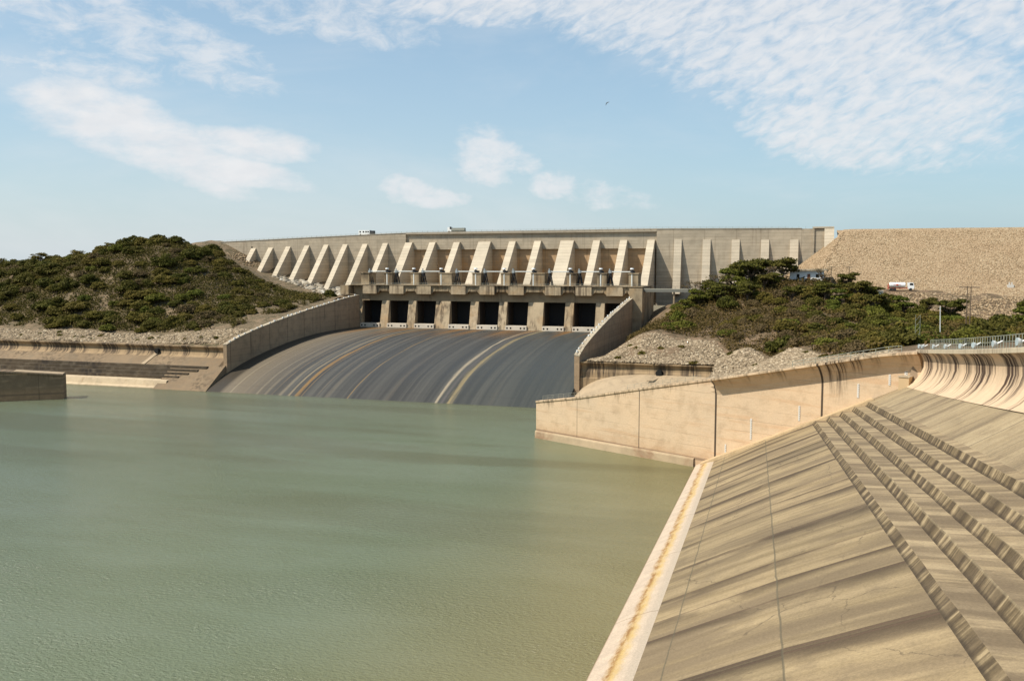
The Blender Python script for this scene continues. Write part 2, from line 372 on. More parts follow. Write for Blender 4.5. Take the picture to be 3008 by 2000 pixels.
def mat_wave(name, base, dark, strong=.9, period=0, freq=.55):
    """curved wave wall: u along, v = metres down from the lip"""
    t = material(name); p = t.uv(); uvs = t.sep(p); u, v = uvs[0], uvs[1]
    mid = t.noise(p, .4, 5, .6); fine = t.noise(p, 2.5, 4, .65)
    col = t.mix(t.rng(mid, .3, .7), base[0], base[1])
    s1 = t.noise(t.sc(p, (freq * 1.5, .03, 1)), 1, 5, .62); s2 = t.noise(t.sc(p, (freq * .22, .02, 1)), 1, 3, .5)
    reach = t.rng(t.noise(t.comb(u, 3, 0), .35, 4, .65), .35, .65, 1.8, 10)
    m_ = t.math('MULTIPLY', t.math('MULTIPLY', t.rng(s1, .40, .50), t.rng(s2, .43, .55)), t.rng(v, t.math('MULTIPLY', reach, .55), reach, 1, 0))
    col = t.mix(t.math('MULTIPLY', m_, strong), col, dark)
    col = t.mix(t.math('MULTIPLY', t.math('MULTIPLY', t.rng(s1, .50, .58), t.rng(s2, .47, .58)), strong * .75), col, (dark[0] * 2.6, dark[1] * 2.4, dark[2] * 2.2))
    thin = t.noise(t.sc(p, (freq * 5, .04, 1)), 1, 3, .6)
    col = t.mix(t.math('MULTIPLY', t.math('MULTIPLY', t.rng(thin, .56, .64), t.rng(v, 1, 7, 1, .1)), strong * .45), col, (dark[0] * 2, dark[1] * 2, dark[2] * 2))
    if period: col = t.mix(t.math('MULTIPLY', t.every(u, period, .14), .55), col, (.14, .10, .07))
    col = t.mix(1, col, t.mix(fine, (.86, .86, .86), (1.1, 1.1, 1.1)), 'MULTIPLY')
    return finish(t, col, .88, fine, .3, .1)


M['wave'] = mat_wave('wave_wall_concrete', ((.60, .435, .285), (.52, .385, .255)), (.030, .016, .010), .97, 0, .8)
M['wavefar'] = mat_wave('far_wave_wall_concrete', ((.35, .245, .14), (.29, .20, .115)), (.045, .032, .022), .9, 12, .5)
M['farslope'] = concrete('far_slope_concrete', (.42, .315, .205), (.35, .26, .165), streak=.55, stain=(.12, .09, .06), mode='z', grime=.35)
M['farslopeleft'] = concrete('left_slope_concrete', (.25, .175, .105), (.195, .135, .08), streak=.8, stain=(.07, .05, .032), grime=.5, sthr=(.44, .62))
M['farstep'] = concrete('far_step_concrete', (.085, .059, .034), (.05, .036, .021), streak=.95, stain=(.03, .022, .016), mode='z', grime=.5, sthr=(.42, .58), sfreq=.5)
M['farsill'] = concrete('far_sill_concrete', (.56, .44, .29), (.46, .35, .23), streak=.6, stain=(.25, .13, .05), mode='z', grime=.3)
M['cope'] = concrete('coping_concrete', (.50, .42, .30), (.42, .34, .24), streak=.8, stain=(.06, .04, .03), mode='z', sfreq=1.3, sthr=(.45, .58))


def mat_rock(name, cols, scale, bump=1.0):
    t = material(name); P = t.pos()
    c = t.vor(P, scale, 'F1', 'Color'); d = t.vor(P, scale, 'F1', 'Distance')
    v = t.sep(c)[0]
    col = t.mix(v, cols[0], cols[1])
    col = t.mix(t.rng(t.sep(c)[1], .6, .9), col, cols[2])
    col = t.mix(t.math('MULTIPLY', t.rng(t.noise(P, .05, 4, .6), .42, .65), .45), col, cols[3])
    return finish(t, col, .95, t.math('SUBTRACT', 1, d), bump, .6)


M['rockfill'] = mat_rock('rockfill', ((.25, .172, .100), (.37, .265, .160), (.41, .31, .195), (.32, .215, .125)), 1.9, .6)
M['riprap'] = mat_rock('riprap_bed', ((.20, .155, .105), (.36, .29, .20), (.44, .37, .27), (.25, .20, .13)), .9)


def mat_stone(name, a, b, c):
    t = material(name)
    rnd = t.add('ShaderNodeAttribute'); rnd.attribute_name = 'tint'; f = rnd.outputs['Fac']
    col = t.mix(f, a, b); col = t.mix(t.rng(f, .8, 1), col, c)
    return finish(t, col, .95, t.noise(t.pos(), 3, 3), .3, .1)


M['stone'] = mat_stone('rockfill_stone', (.25, .172, .100), (.39, .282, .170), (.45, .345, .225))
M['stonelight'] = mat_stone('riprap_stone', (.16, .118, .074), (.36, .275, .18), (.44, .355, .245))
M['rubble'] = mat_stone('pale_rubble_stone', (.24, .195, .14), (.42, .37, .29), (.54, .50, .43))


def mat_soil(name, a, b, g):
    t = material(name); P = t.pos()
    col = t.mix(t.rng(t.noise(P, .12, 6, .65), .35, .65), a, b)
    col = t.mix(t.math('MULTIPLY', t.rng(t.noise(P, .35, 5, .7), .46, .62), .8), col, g)
    return finish(t, col, 1, t.noise(P, 1.2, 6, .7), 1.0, .6)


M['soil'] = mat_soil('hill_soil', (.22, .155, .095), (.15, .11, .065), (.07, .062, .028))
M['soilright'] = mat_soil('hill_soil_red', (.22, .145, .088), (.14, .098, .056), (.075, .058, .028))
M['earth'] = mat_soil('plain_earth', (.22, .17, .11), (.18, .14, .09), (.10, .10, .05))


def mat_leaf(name, a, b, c):
    t = material(name)
    tn = t.add('ShaderNodeAttribute'); tn.attribute_name = 'tint'; f = tn.outputs['Fac']
    r = t.rand()
    col = t.mix(f, a, b); col = t.mix(t.math('MULTIPLY', r, .65), col, c)
    t.put(t.bsdf.inputs['Base Color'], col); t.bsdf.inputs['Roughness'].default_value = .75
    t.bsdf.inputs['Specular IOR Level'].default_value = .15
    tr = t.add('ShaderNodeBsdfTranslucent'); t.put(tr.inputs[0], t.mix(.5, col, (.12, .14, .03)))
    mx = t.add('ShaderNodeMixShader'); mx.inputs[0].default_value = .22
    t.l.new(t.bsdf.outputs[0], mx.inputs[1]); t.l.new(tr.outputs[0], mx.inputs[2]); t.l.new(mx.outputs[0], t.outn.inputs[0])
    return t.mat


M['leaf_olive'] = mat_leaf('olive_leaves', (.042, .036, .007), (.180, .150, .026), (.150, .104, .024))
M['leaf_dark'] = mat_leaf('dark_leaves', (.024, .027, .005), (.125, .120, .018), (.110, .084, .018))
M['leaf_bright'] = mat_leaf('bright_leaves', (.048, .066, .008), (.165, .168, .026), (.14, .125, .02))
M['leaf_dry'] = mat_leaf('dry_leaves', (.085, .058, .028), (.16, .11, .05), (.12, .085, .036))
M['leaf_scrub'] = mat_leaf('scrub_leaves', (.040, .033, .008), (.135, .102, .026), (.105, .080, .020))
M['leaf_scrubdry'] = mat_leaf('dry_scrub_leaves', (.062, .038, .012), (.150, .100, .034), (.120, .082, .026))
M['wood'] = finish(material('bark'), (.11, .08, .055), .95)


def mat_water():
    t = material('lake_water'); P = t.pos(); x, y, z = t.sep(P)
    big = t.noise(t.sc(P, (.010, .026, 1)), 1, 5, .6, .15)
    near = t.rng(x, -72, -22)
    col = t.mix(t.rng(big, .35, .68), (.130, .152, .086), (.156, .180, .116))
    col = t.mix(t.math('MULTIPLY', near, .75), col, (.215, .178, .080))  # tan reflection of the training wall painted into the water colour
    col = t.mix(t.rng(y, 225, 292, 0, .45), col, (.150, .138, .072))
    bnd = t.noise(t.sc(P, (.007, .045, 1)), 1, 5, .6, .3)
    col = t.mix(t.math('MULTIPLY', t.math('MULTIPLY', t.rng(bnd, .44, .60), t.rng(y, 90, 215)), .55), col, (.098, .092, .040))
    col = t.mix(t.math('MULTIPLY', t.rng(x, -90, -170), .30), col, (.120, .142, .112))
    # wind-ruffled patches and calm slicks
    wind = t.rng(t.noise(t.sc(P, (.012, .034, 1)), 1, 6, .62, .15), .36, .62, .45, 1)
    r1 = t.noise(t.sc(P, (.8, 1.5, 1)), 1.3, 4, .6, .3); r2 = t.noise(t.sc(P, (1.0, 1.6, 1)), 2.2, 3, .6)
    rr = t.math('ADD', r1, t.math('MULTIPLY', r2, .45))
    t.put(t.bsdf.inputs['Base Color'], col)
    t.put(t.bsdf.inputs['Roughness'], t.rng(wind, 0, 1, .10, .18))
    t.bsdf.inputs['IOR'].default_value = 1.33; t.bsdf.inputs['Specular IOR Level'].default_value = .5
    b = t.add('ShaderNodeBump'); b.inputs['Distance'].default_value = .45
    t.put(b.inputs['Strength'], t.math('MULTIPLY', wind, .9)); t.l.new(rr, b.inputs['Height'])
    t.l.new(b.outputs[0], t.bsdf.inputs['Normal'])
    return t.mat


M['water'] = mat_water()


# ------------------------------------------------------------------ mesh helpers
def tag(o, label=None, cat=None, group=None, kind=None):
    if label: o['label'] = label
    if cat: o['category'] = cat
    if group: o['group'] = group
    if kind: o['kind'] = kind
    return o


def thing(name, label, cat, loc=(0, 0, 0), group=None, rz=0):
    o = bpy.data.objects.new(name, None); COL.objects.link(o); o.empty_display_size = .5
    o.location = loc; o.rotation_euler.z = rz
    return tag(o, label, cat, group)


class MB:
    def __init__(s): s.v = []; s.f = []; s.uv = []; s.mi = []; s.at = []
    def face(s, pts, uvs=None, mi=0, at=None):
        k = len(s.v); s.v += [tuple(p) for p in pts]; s.f.append(tuple(range(k, k + len(pts))))
        s.uv += uvs if uvs else [(0, 0)] * len(pts); s.mi.append(mi); s.at += at if at else [0.0] * len(pts)
    def box(s, x0, x1, y0, y1, z0, z1, mi=0):
        p = [(x, y, z) for z in (z0, z1) for y in (y0, y1) for x in (x0, x1)]
        for q in ((0, 1, 5, 4), (1, 3, 7, 5), (3, 2, 6, 7), (2, 0, 4, 6), (4, 5, 7, 6), (2, 3, 1, 0)): s.face([p[i] for i in q], mi=mi)
    def prism(s, poly, ext, mi=0):
        """closed polygon swept by the vector ext"""
        e = Vector(ext); P = [Vector(p) for p in poly]; Q = [p + e for p in P]; n = len(P)
        nrm = sum(((P[i].cross(P[(i + 1) % n])) for i in range(n)), Vector())
        if nrm.dot(e) > 0: P, Q = P[::-1], Q[::-1]
        s.face(P, mi=mi); s.face(Q[::-1], mi=mi)
        for i in range(n): s.face([P[(i + 1) % n], P[i], Q[i], Q[(i + 1) % n]], mi=mi)
    def tube(s, p0, p1, r0, r1=None, n=6, mi=0, cap=True):
        r1 = r0 if r1 is None else r1
        a, b = Vector(p0), Vector(p1); d = (b - a).normalized()
        u = d.orthogonal().normalized(); w = d.cross(u)
        c0 = [a + (u * math.cos(2 * math.pi * i / n) + w * math.sin(2 * math.pi * i / n)) * r0 for i in range(n)]
        c1 = [b + (u * math.cos(2 * math.pi * i / n) + w * math.sin(2 * math.pi * i / n)) * r1 for i in range(n)]
        for i in range(n): s.face([c0[i], c0[(i + 1) % n], c1[(i + 1) % n], c1[i]], mi=mi)
        if cap: s.face(c0[::-1], mi=mi); s.face(c1, mi=mi)
    def loft(s, rows, uvr=None, mi=0, atr=None, flip=False):
        for i in range(len(rows) - 1):
            for j in range(len(rows[i]) - 1):
                ids = [(i, j), (i, j + 1), (i + 1, j + 1), (i + 1, j)]
                if flip: ids = ids[::-1]
                s.face([rows[a][b] for a, b in ids], [uvr[a][b] for a, b in ids] if uvr else None, mi, [atr[a][b] for a, b in ids] if atr else None)
    def build(s, name, mats, parent=None, weld=False, smooth=False, attr=None):
        me = bpy.data.meshes.new(name)
        off = Vector(parent.location) if parent is not None and parent.type == 'EMPTY' else Vector((0, 0, 0))
        me.from_pydata([tuple(Vector(p) - off) for p in s.v] if off.length else s.v, [], s.f)
        ul = me.uv_layers.new(name='UVMap')
        ul.data.foreach_set('uv', np.array(s.uv, dtype=np.float32).ravel())
        if attr:
            a = me.attributes.new(attr, 'FLOAT', 'POINT'); a.data.foreach_set('value', np.array(s.at, dtype=np.float32))
        for m in (mats if isinstance(mats, (list, tuple)) else [mats]): me.materials.append(m)
        me.polygons.foreach_set('material_index', s.mi)
        if weld:
            import bmesh
            bm = bmesh.new(); bm.from_mesh(me); bmesh.ops.remove_doubles(bm, verts=bm.verts, dist=.002); bm.to_mesh(me); bm.free()
        if smooth: me.polygons.foreach_set('use_smooth', [True] * len(me.polygons))
        me.update()
        o = bpy.data.objects.new(name, me); COL.objects.link(o)
        if parent is not None: o.parent = parent
        return o


def fast_mesh(name, v, f, mat, tint=None, tri=True):
    """numpy mesh of equal-sided faces"""
    me = bpy.data.meshes.new(name); k = f.shape[1]
    me.vertices.add(len(v)); me.vertices.foreach_set('co', v.astype(np.float32).ravel())
    me.loops.add(f.size); me.loops.foreach_set('vertex_index', f.astype(np.int32).ravel())
    me.polygons.add(len(f)); me.polygons.foreach_set('loop_start', np.arange(0, f.size, k, dtype=np.int32))
    if tint is not None:
        a = me.attributes.new('tint', 'FLOAT', 'POINT'); a.data.foreach_set('value', tint.astype(np.float32))
    for m in (mat if isinstance(mat, (list, tuple)) else [mat]): me.materials.append(m)
    me.update(calc_edges=True); me.validate()
    return me


def link(name, me, parent=None):
    o = bpy.data.objects.new(name, me); COL.objects.link(o)
    if parent is not None: o.parent = parent
    return o


def interp(x, xs, ys): return float(np.interp(x, xs, ys))


_h = rng.random((4, 64, 64))
def vnoise(x, y, k=0):
    """smooth value noise for displacing ground"""
    x, y = np.asarray(x, float), np.asarray(y, float)
    xi, yi = np.floor(x).astype(int), np.floor(y).astype(int); fx, fy = x - xi, y - yi
    fx, fy = fx * fx * (3 - 2 * fx), fy * fy * (3 - 2 * fy); H = _h[k]
    g = lambda a, b: H[(xi + a) % 64, (yi + b) % 64]
    return (g(0, 0) * (1 - fx) + g(1, 0) * fx) * (1 - fy) + (g(0, 1) * (1 - fx) + g(1, 1) * fx) * fy - .5


class TPS:
    """ground height from control points"""
    def __init__(s, pts, lam=2.0):
        p = np.array(pts, float); s.p = p[:, :2] / 100; n = len(p)
        K = s._k(s.p, s.p) + lam * 1e-3 * np.eye(n); P = np.c_[np.ones(n), s.p]
        A = np.block([[K, P], [P.T, np.zeros((3, 3))]])
        s.w = np.linalg.solve(A, np.r_[p[:, 2], 0, 0, 0])
    @staticmethod
    def _k(a, b):
        d = ((a[:, None] - b[None]) ** 2).sum(-1); return .5 * d * np.log(d + 1e-12)
    def __call__(s, x, y):
        q = np.c_[np.ravel(x), np.ravel(y)] / 100
        return (s._k(q, s.p) @ s.w[:-3] + np.c_[np.ones(len(q)), q] @ s.w[-3:]).reshape(np.shape(x))


# ------------------------------------------------------------------ ground and water
mb = MB(); mb.face([(-4000, -2000, -9), (4000, -2000, -9), (4000, 6000, -9), (-4000, 6000, -9)])
tag(mb.build('ground', M['earth']), kind='structure')
mb = MB(); mb.face([(-520, -400, 0), (40, -400, 0), (40, 322, 0), (-520, 322, 0)])
tag(mb.build('water', M['water']), kind='structure')


# ------------------------------------------------------------------ buttress dam
DY = 455.0
dam = thing('buttress_dam', 'long pale concrete dam with a row of sloping buttresses across the skyline', 'dam', (-140, DY, 30))


def crest(x): return interp(x, [-345, -326, -261, -204, -70, 8], [60.6, 61.4, 63.7, 65.6, 66.1, 65.4])


def wall_strip(name, mat, x0, x1, yf, yb, zb, ztop, n=12):
    mb = MB()
    for i in range(n):
        a, b = x0 + (x1 - x0) * i / n, x0 + (x1 - x0) * (i + 1) / n
        za, zb_ = ztop(a), ztop(b)
        mb.face([(a, yf, zb), (b, yf, zb), (b, yf, zb_), (a, yf, za)])
        mb.face([(a, yf, za), (b, yf, zb_), (b, yb, zb_), (a, yb, za)])
        mb.face([(b, yb, zb), (a, yb, zb), (a, yb, za), (b, yb, zb_)])
    mb.face([(x0, yb, zb), (x0, yf, zb), (x0, yf, ztop(x0)), (x0, yb, ztop(x0))])
    mb.face([(x1, yf, zb), (x1, yb, zb), (x1, yb, ztop(x1)), (x1, yf, ztop(x1))])
    return mb.build(name, mat, dam)


wall_strip('wall_panel', M['dam'], -345, -206.2, DY, DY + 9, 28, crest)
wall_strip('wall_panel', M['dam'], -206.2, -69.2, DY + 1.1, DY + 9, 56.6, lambda x: crest(x) - .02, 10)
wall_strip('recessed_wall', M['damlow'], -206.2, -69.2, DY + 2.7, DY + 9, 28, lambda x: 56.6, 4)
wall_strip('wall_panel', M['dam'], -69.2, 5.0, DY, DY + 9, 28, crest, 6)
mb = MB(); mb.box(-206.2, -69.2, DY - .15, DY + 1.1, 64.9, 65.55); mb.build('coping', M['damcope'], dam)
# flared end pier on the right
mb = MB()
mb.prism([(5.0, DY - .2, 28), (5.9, DY - 1.2, 28), (5.9, DY - 1.2, 65.5), (5.0, DY - .2, 65.5)], (0, 9, 0)) if False else None
mb.prism([(5.0, DY - 1.0, 28), (5.7, DY - 1.0, 28), (5.7, DY + 8, 28), (5.0, DY + 8, 28)], (0, 0, 37.9))
mb.prism([(5.7, DY - .4, 28), (10.2, DY - .4, 28), (10.2, DY + 8, 28), (5.7, DY + 8, 28)], (0, 0, 37.4))
mb.build('end_pier', M['dam'], dam)
mb = MB()
mb.prism([(10.2, DY - 8.5, 50), (10.2, DY - .9, 65.6), (10.2, DY + 8, 65.6), (10.2, DY + 8, 50)], (4.3, 0, 0))
mb.box(5.0, 14.5, DY - 1.1, DY + 8, 65.605, 66.3)
mb.build('end_pier', M['butt'], dam)
BUT = [(-300.8, 46.5, 58.0, 3.0), (-289.5, 41, 58.2, 3.0), (-277.9, 39, 58.8, 3.0), (-265.8, 36.5, 59.3, 3.0), (-253.6, 35, 59.6, 3.0), (-241.6, 32, 59.8, 3.0),
       (-229.3, 31, 59.9, 3.1), (-216.9, 34, 60.3, 3.1), (-202.3, 36, 60.5, 4.2), (-188.7, 36, 60.5, 3.5), (-174.6, 36, 60.5, 3.5), (-157.1, 36, 60.6, 6.9),
       (-143.2, 36, 60.7, 3.6), (-129.3, 36, 60.8, 3.6), (-111.8, 36, 60.8, 7.0), (-98.0, 36, 60.8, 3.6), (-84.0, 36, 60.8, 3.7), (-70.1, 36, 60.8, 3.7),
       (-56.7, 34, 61.0, 3.7), (-42.6, 34, 60.8, 3.8), (-28.7, 34, 60.6, 3.8), (-14.9, 36, 60.5, 3.8), (-1.4, 38, 60.4, 3.9)]
for xr, zb, zt, w in BUT:
    mb = MB(); p = (.94 if xr < -60 else .20) * (zt - zb)
    mb.prism([(xr - w, DY + 3, zb), (xr - w, DY - p, zb), (xr - w, DY - .2, zt), (xr - w, DY + 3, zt)], (w, 0, 0))
    mb.build('buttress', M['butt'], dam)
mb = MB(); x = -330.0
while x < 5:
    mb.tube((x, DY + .9, crest(x)), (x, DY + .9, crest(x) + 1.15), .07, n=4); x += 3.1
for h in (.6, 1.1):
    xs = list(range(-330, 6, 12))
    for a, b in zip(xs[:-1], xs[1:]): mb.tube((a, DY + .9, crest(a) + h), (b, DY + .9, crest(b) + h), .045, n=4, cap=False)
mb.build('crest_railing', M['galv'], dam)
mb = MB()
for a, b in zip(range(-340, 0, 20), range(-320, 20, 20)):
    b = min(b, 5)
    mb.face([(a, DY - .2, crest(a)), (b, DY - .2, crest(b)), (b, DY - .2, crest(b) + .35), (a, DY - .2, crest(a) + .35)])
    mb.face([(a, DY - .2, crest(a) + .35), (b, DY - .2, crest(b) + .35), (b, DY + .6, crest(b) + .35), (a, DY + .6, crest(a) + .35)])
    mb.face([(b, DY + .6, crest(b)), (a, DY + .6, crest(a)), (a, DY + .6, crest(a) + .35), (b, DY + .6, crest(b) + .35)])
mb.build('crest_kerb', M['damcope'], dam)
mb = MB(); mb.tube((-303.5, DY - .06, 58.3), (-303.5, DY + .3, 58.3), .62, n=10); mb.box(-303.9, -303.1, DY - .08, DY + .2, 57.2, 58.2); mb.build('drain_opening', M['dark'], dam)

# ------------------------------------------------------------------ gate structure at the head of the chute
OPEN = [-211.2, -196.5, -181.8, -163.6, -148.9, -134.2, -116.0, -101.3, -86.6]; OW = 10.6
YB, YT, ZS, ZL, ZD = 410.0, 413.2, 17.2, 30.5, 38.4
hw = thing('gate_headworks', 'weathered concrete gate house with nine dark sluice openings above the chute', 'sluice gates', (-143, 420, 17))
edges = [-216.6] + [v for o in OPEN for v in (o, o + OW)] + [-69.0]
for i in range(10):
    a, b = edges[2 * i], edges[2 * i + 1]
    mb = MB()
    mb.prism([(a, 438, 8), (a, YB, 8), (a, YB, ZS), (a, YT, ZL), (a, 438, ZL)], (b - a, 0, 0))
    mb.build('pier', M['headpier'], hw)
mb = MB(); mb.box(-216.55, -69.05, YT + .35, 439.5, ZL + .004, ZD - .33); mb.build('lintel', M['lintel'], hw)
mb = MB(); mb.box(-216.9, -68.6, YB + .10, 441, ZD - .32, ZD); mb.build('deck', M['head'], hw)
mb = MB(); mb.box(-211, -76, 438.2, 438.8, 10, ZL + .5); gates = None
for i, o in enumerate(OPEN):
    mb = MB()
    mb.box(o + .25, o + OW - .25, 422, 422.4, ZS, ZL - .05); mb.build('gate', M['steelgate'], hw)
    mb = MB(); mb.box(o + .003, o + .25, YT + 1.2, 430, ZS + 1, ZL - .05); mb.build('shade_plate', M['shade_plate'], hw); mb = MB(); mb.box(o + OW - .25, o + OW - .003, YT + 1.2, 430, ZS + 1, ZL - .05); mb.build('shade_plate', M['shade_plate'], hw)  # plates added to darken the shaded inner sides of the opening
    mb = MB(); mb.box(o + .004, o + OW - .004, YB - .35, YB + 2.5, ZS - 3, ZS + 2.1); sl = mb.build('sill', M['sill'], hw)
    for hx in (.9, 2.7, OW - 2.9, OW - 1.1):
        mb = MB(); mb.tube((o + hx, YB - .36, ZS + .95), (o + hx, YB - .3, ZS + .95), .46, n=12)
        mb.v = [tuple(Vector(p) - Vector(hw.location)) for p in mb.v]
        mb.build('drain_hole', M['dark'], sl)
    # pale beam panel over the opening, notched at its lower corners
    a, b = o + 1.4, o + OW - 1.6
    mb = MB(); z0, z1 = 34.0, ZD - .325
    mb.prism([(a + .0, YB + .15, z1), (a, YB + .15, z0), (b, YB + .15, z0), (b, YB + .15, z1)], (0, 3.4, 0))
    mb.build('beam_panel', M['headpier'], hw)
    # haunch between this panel and the next
    nx = OPEN[i + 1] + 1.4 if i < 8 else -74.2
    mb = MB()
    mb.prism([(b + .003, YB + .9, z1), (b + .003, YB + .9, z0 + .1), (b + 1.3, YB + .9, z0 + 1.35), (nx - 1.3, YB + .9, z0 + 1.35), (nx - .003, YB + .9, z0 + .1), (nx - .003, YB + .9, z1)], (0, 2.6, 0))
    mb.box(b + 1.6, b + 2.0, YB + .72, YB + 1.1, z0 + 1.5, z1 - .003); mb.box(nx - 2.0, nx - 1.6, YB + .72, YB + 1.1, z0 + 1.5, z1 - .003)
    mb.build('haunch', M['head'], hw)
# end pier on the right
mb = MB(); mb.box(-74.0, -68.0, 406.5, 440, 8, ZD - .75); mb.build('end_pier', M['head'], hw)
mb = MB(); mb.box(-221.5, -216.95, 408.5, 436, 33.6, ZD - .3); mb.build('end_pier', M['head'], hw)
mb = MB(); x = -220.0
while x < -69:
    mb.tube((x, YB - .3, ZD), (x, YB - .3, ZD + 1.1), .06, n=4); x += 2.4
for h in (.55, 1.08): mb.tube((-220, YB - .3, ZD + h), (-69, YB - .3, ZD + h), .05, n=4)
mb.build('deck_railing', M['railbrown'], hw)
PX = [(-213.4, 4.0)] + [(OPEN[i] + OW, OPEN[i + 1] - OPEN[i] - OW) for i in range(8)] + [(-76.0, 4.4)]
for i, (a, w) in enumerate(PX):
    c = a + w / 2; hwid = 2.2 if w < 6 else 3.3
    mb = MB(); mb.box(c - hwid, c + hwid, 416, 424, ZD + .003, ZD + 5.6); mb.box(c - hwid - .3, c + hwid + .3, 415.7, 424.3, ZD + 5.603, ZD + 6.1)
    mb.build('pedestal', M['head'], hw)


def make_hoist():
    r = thing('gate_hoist', '', 'gate hoist', (0, 0, 0))
    m = MB(); m.tube((-4.2, 0, 6.6), (5.6, 0, 6.6), .24, n=8); m.build('drive_shaft', M['palepipe'], r)
    m = MB()
    for dx_ in (-1.0, 1.3):
        m.tube((-4.6, -.4, 6.2), (-4.6 + dx_, -.4, 0), .30, n=6); m.tube((-4.6, 1.8, 6.2), (-4.6 + dx_, 1.8, 0), .30, n=6)
    m.tube((-5.5, -.4, .9), (-3.4, -.4, .9), .14, n=5); m.build('hoist_frame', M['darksteel'], r)
    m = MB(); m.box(-5.2, -4.0, -.7, 2.0, 6.0, 7.2); m.tube((-4.9, .6, 7.2), (-4.9, .6, 8.1), .32, n=8); m.build('winch_box', M['steel'], r)
    m = MB(); m.tube((6.2, -2.2, -.9), (6.2, -2.2, 6.3), .44, n=10); m.tube((6.2, -2.2, -.6), (6.2, -2.2, .1), .50, n=10); m.build('pipe_column', M['palepipe'], r)
    m = MB(); m.tube((6.2, -2.2, 6.31), (6.2, -2.2, 7.4), .8, n=10); m.box(5.4, 7.1, -.9, .8, 5.9, 7.1); m.tube((6.2, -2.2, 7.41), (6.2, -2.2, 7.8), .3, n=8); m.build('motor', M['darksteel'], r)
    m = MB(); m.tube((6.2, -2.2, 7.81), (6.2, -2.2, 8.4), .95, .75, n=10); m.build('motor_cap', M['white'], r)
    return r


def dup(root, loc, rz=0, label=None, group=None, sc=None):
    r = root.copy(); COL.objects.link(r); r.location = loc; r.rotation_euler = (0, 0, rz)
    if sc: r.scale = sc
    if label: r['label'] = label
    if group: r['group'] = group
    for ch in list(root.children):
        c = ch.copy(); COL.objects.link(c); c.parent = r
        for g in ch.children:
            d = g.copy(); COL.objects.link(d); d.parent = c
    return r


ORD = ['leftmost', 'second', 'third', 'fourth', 'middle', 'sixth', 'seventh', 'second last', 'rightmost']
h0 = make_hoist()
for i, o in enumerate(OPEN):
    L = (o + OW / 2 + .6, 418.5, ZD)
    lab = f'{ORD[i]} gate hoist on the deck, thin shaft joining dark legs to a pale pipe column' if i in (0, 4, 8) else f'{ORD[i]} gate hoist from the left on the deck above the sluice openings'
    if i == 0: h0.location = L; h0['label'] = lab; h0['group'] = 'gate hoists on the headworks deck'
    else: dup(h0, L, 0, lab, 'gate hoists on the headworks deck')

# footbridge from the deck to the right hill
br = thing('footbridge', 'slim grey footbridge on thin posts running from the gate house to the wooded hill', 'bridge', (-52, 411, 30))
mb = MB(); mb.box(-67.9, -28, 410.2, 412.8, 37.1, 37.5); mb.build('deck', M['railbrown'], br)
mb = MB(); mb.box(-67.9, -28, 410.0, 410.2, 36.0, 37.3); mb.box(-67.9, -28, 412.81, 413.0, 36.0, 37.3); mb.build('girder', M['girder'], br)
mb = MB(); x = -67.0
while x < -28: mb.tube((x, 410.3, 37.5), (x, 410.3, 38.7), .06, n=4); x += 2.2
mb.tube((-67.9, 410.3, 38.7), (-28, 410.3, 38.7), .07, n=4); mb.tube((-67.9, 410.3, 38.1), (-28, 410.3, 38.1), .05, n=4)
mb.build('railing', M['darksteel'], br)
for px in (-54.4,):
    mb = MB(); mb.box(px - .35, px + .35, 410.9, 412.2, 20, 36.0); mb.build('post', M['headpier'], br)

# ------------------------------------------------------------------ spillway chute and its side walls
CY = [278, 290, 297, 304, 315, 329, 347, 366, 384, 400, 409.66]
CZ = [-7, -.1, 3.0, 5.9, 9.0, 11.8, 14.6, 16.5, 17.15, 17.25, 17.2]
cy = np.linspace(278, 409.66, 60)
# smooth profile
cz = np.interp(cy, CY, CZ); ker = np.hanning(9); ker /= ker.sum(); cz = np.convolve(np.pad(cz, 4, 'edge'), ker, 'valid'); cz[:3] = np.interp(cy[:3], CY, CZ)


def chl(y): return -215.6 + (y - 290) / 120 * 4.2
def chr_(y): return -74.2 + 0 * y


rows, uvr = [], []
arc = np.r_[0, np.cumsum(np.hypot(np.diff(cy), np.diff(cz)))]
for i in range(len(cy)):
    xs = np.linspace(chl(cy[i]), chr_(cy[i]), 30)
    rows.append([(x, cy[i], cz[i]) for x in xs]); uvr.append([(-215.6 + (k / 29) * 141.4, arc[-1] - arc[i]) for k in range(30)])
mb = MB(); mb.loft(rows, uvr)
ch = mb.build('spillway_chute', M['chute'], None, weld=True, smooth=True)
tag(ch, 'wide dark damp spillway chute with rusty and pale streaks curving down to the water', 'spillway')
WY = [303.5, 311, 325, 342, 361, 378, 391, 404, 416]
WZ = [16.7, 19, 21.9, 24.7, 27.5, 29.6, 31.3, 32.7, 33.2]


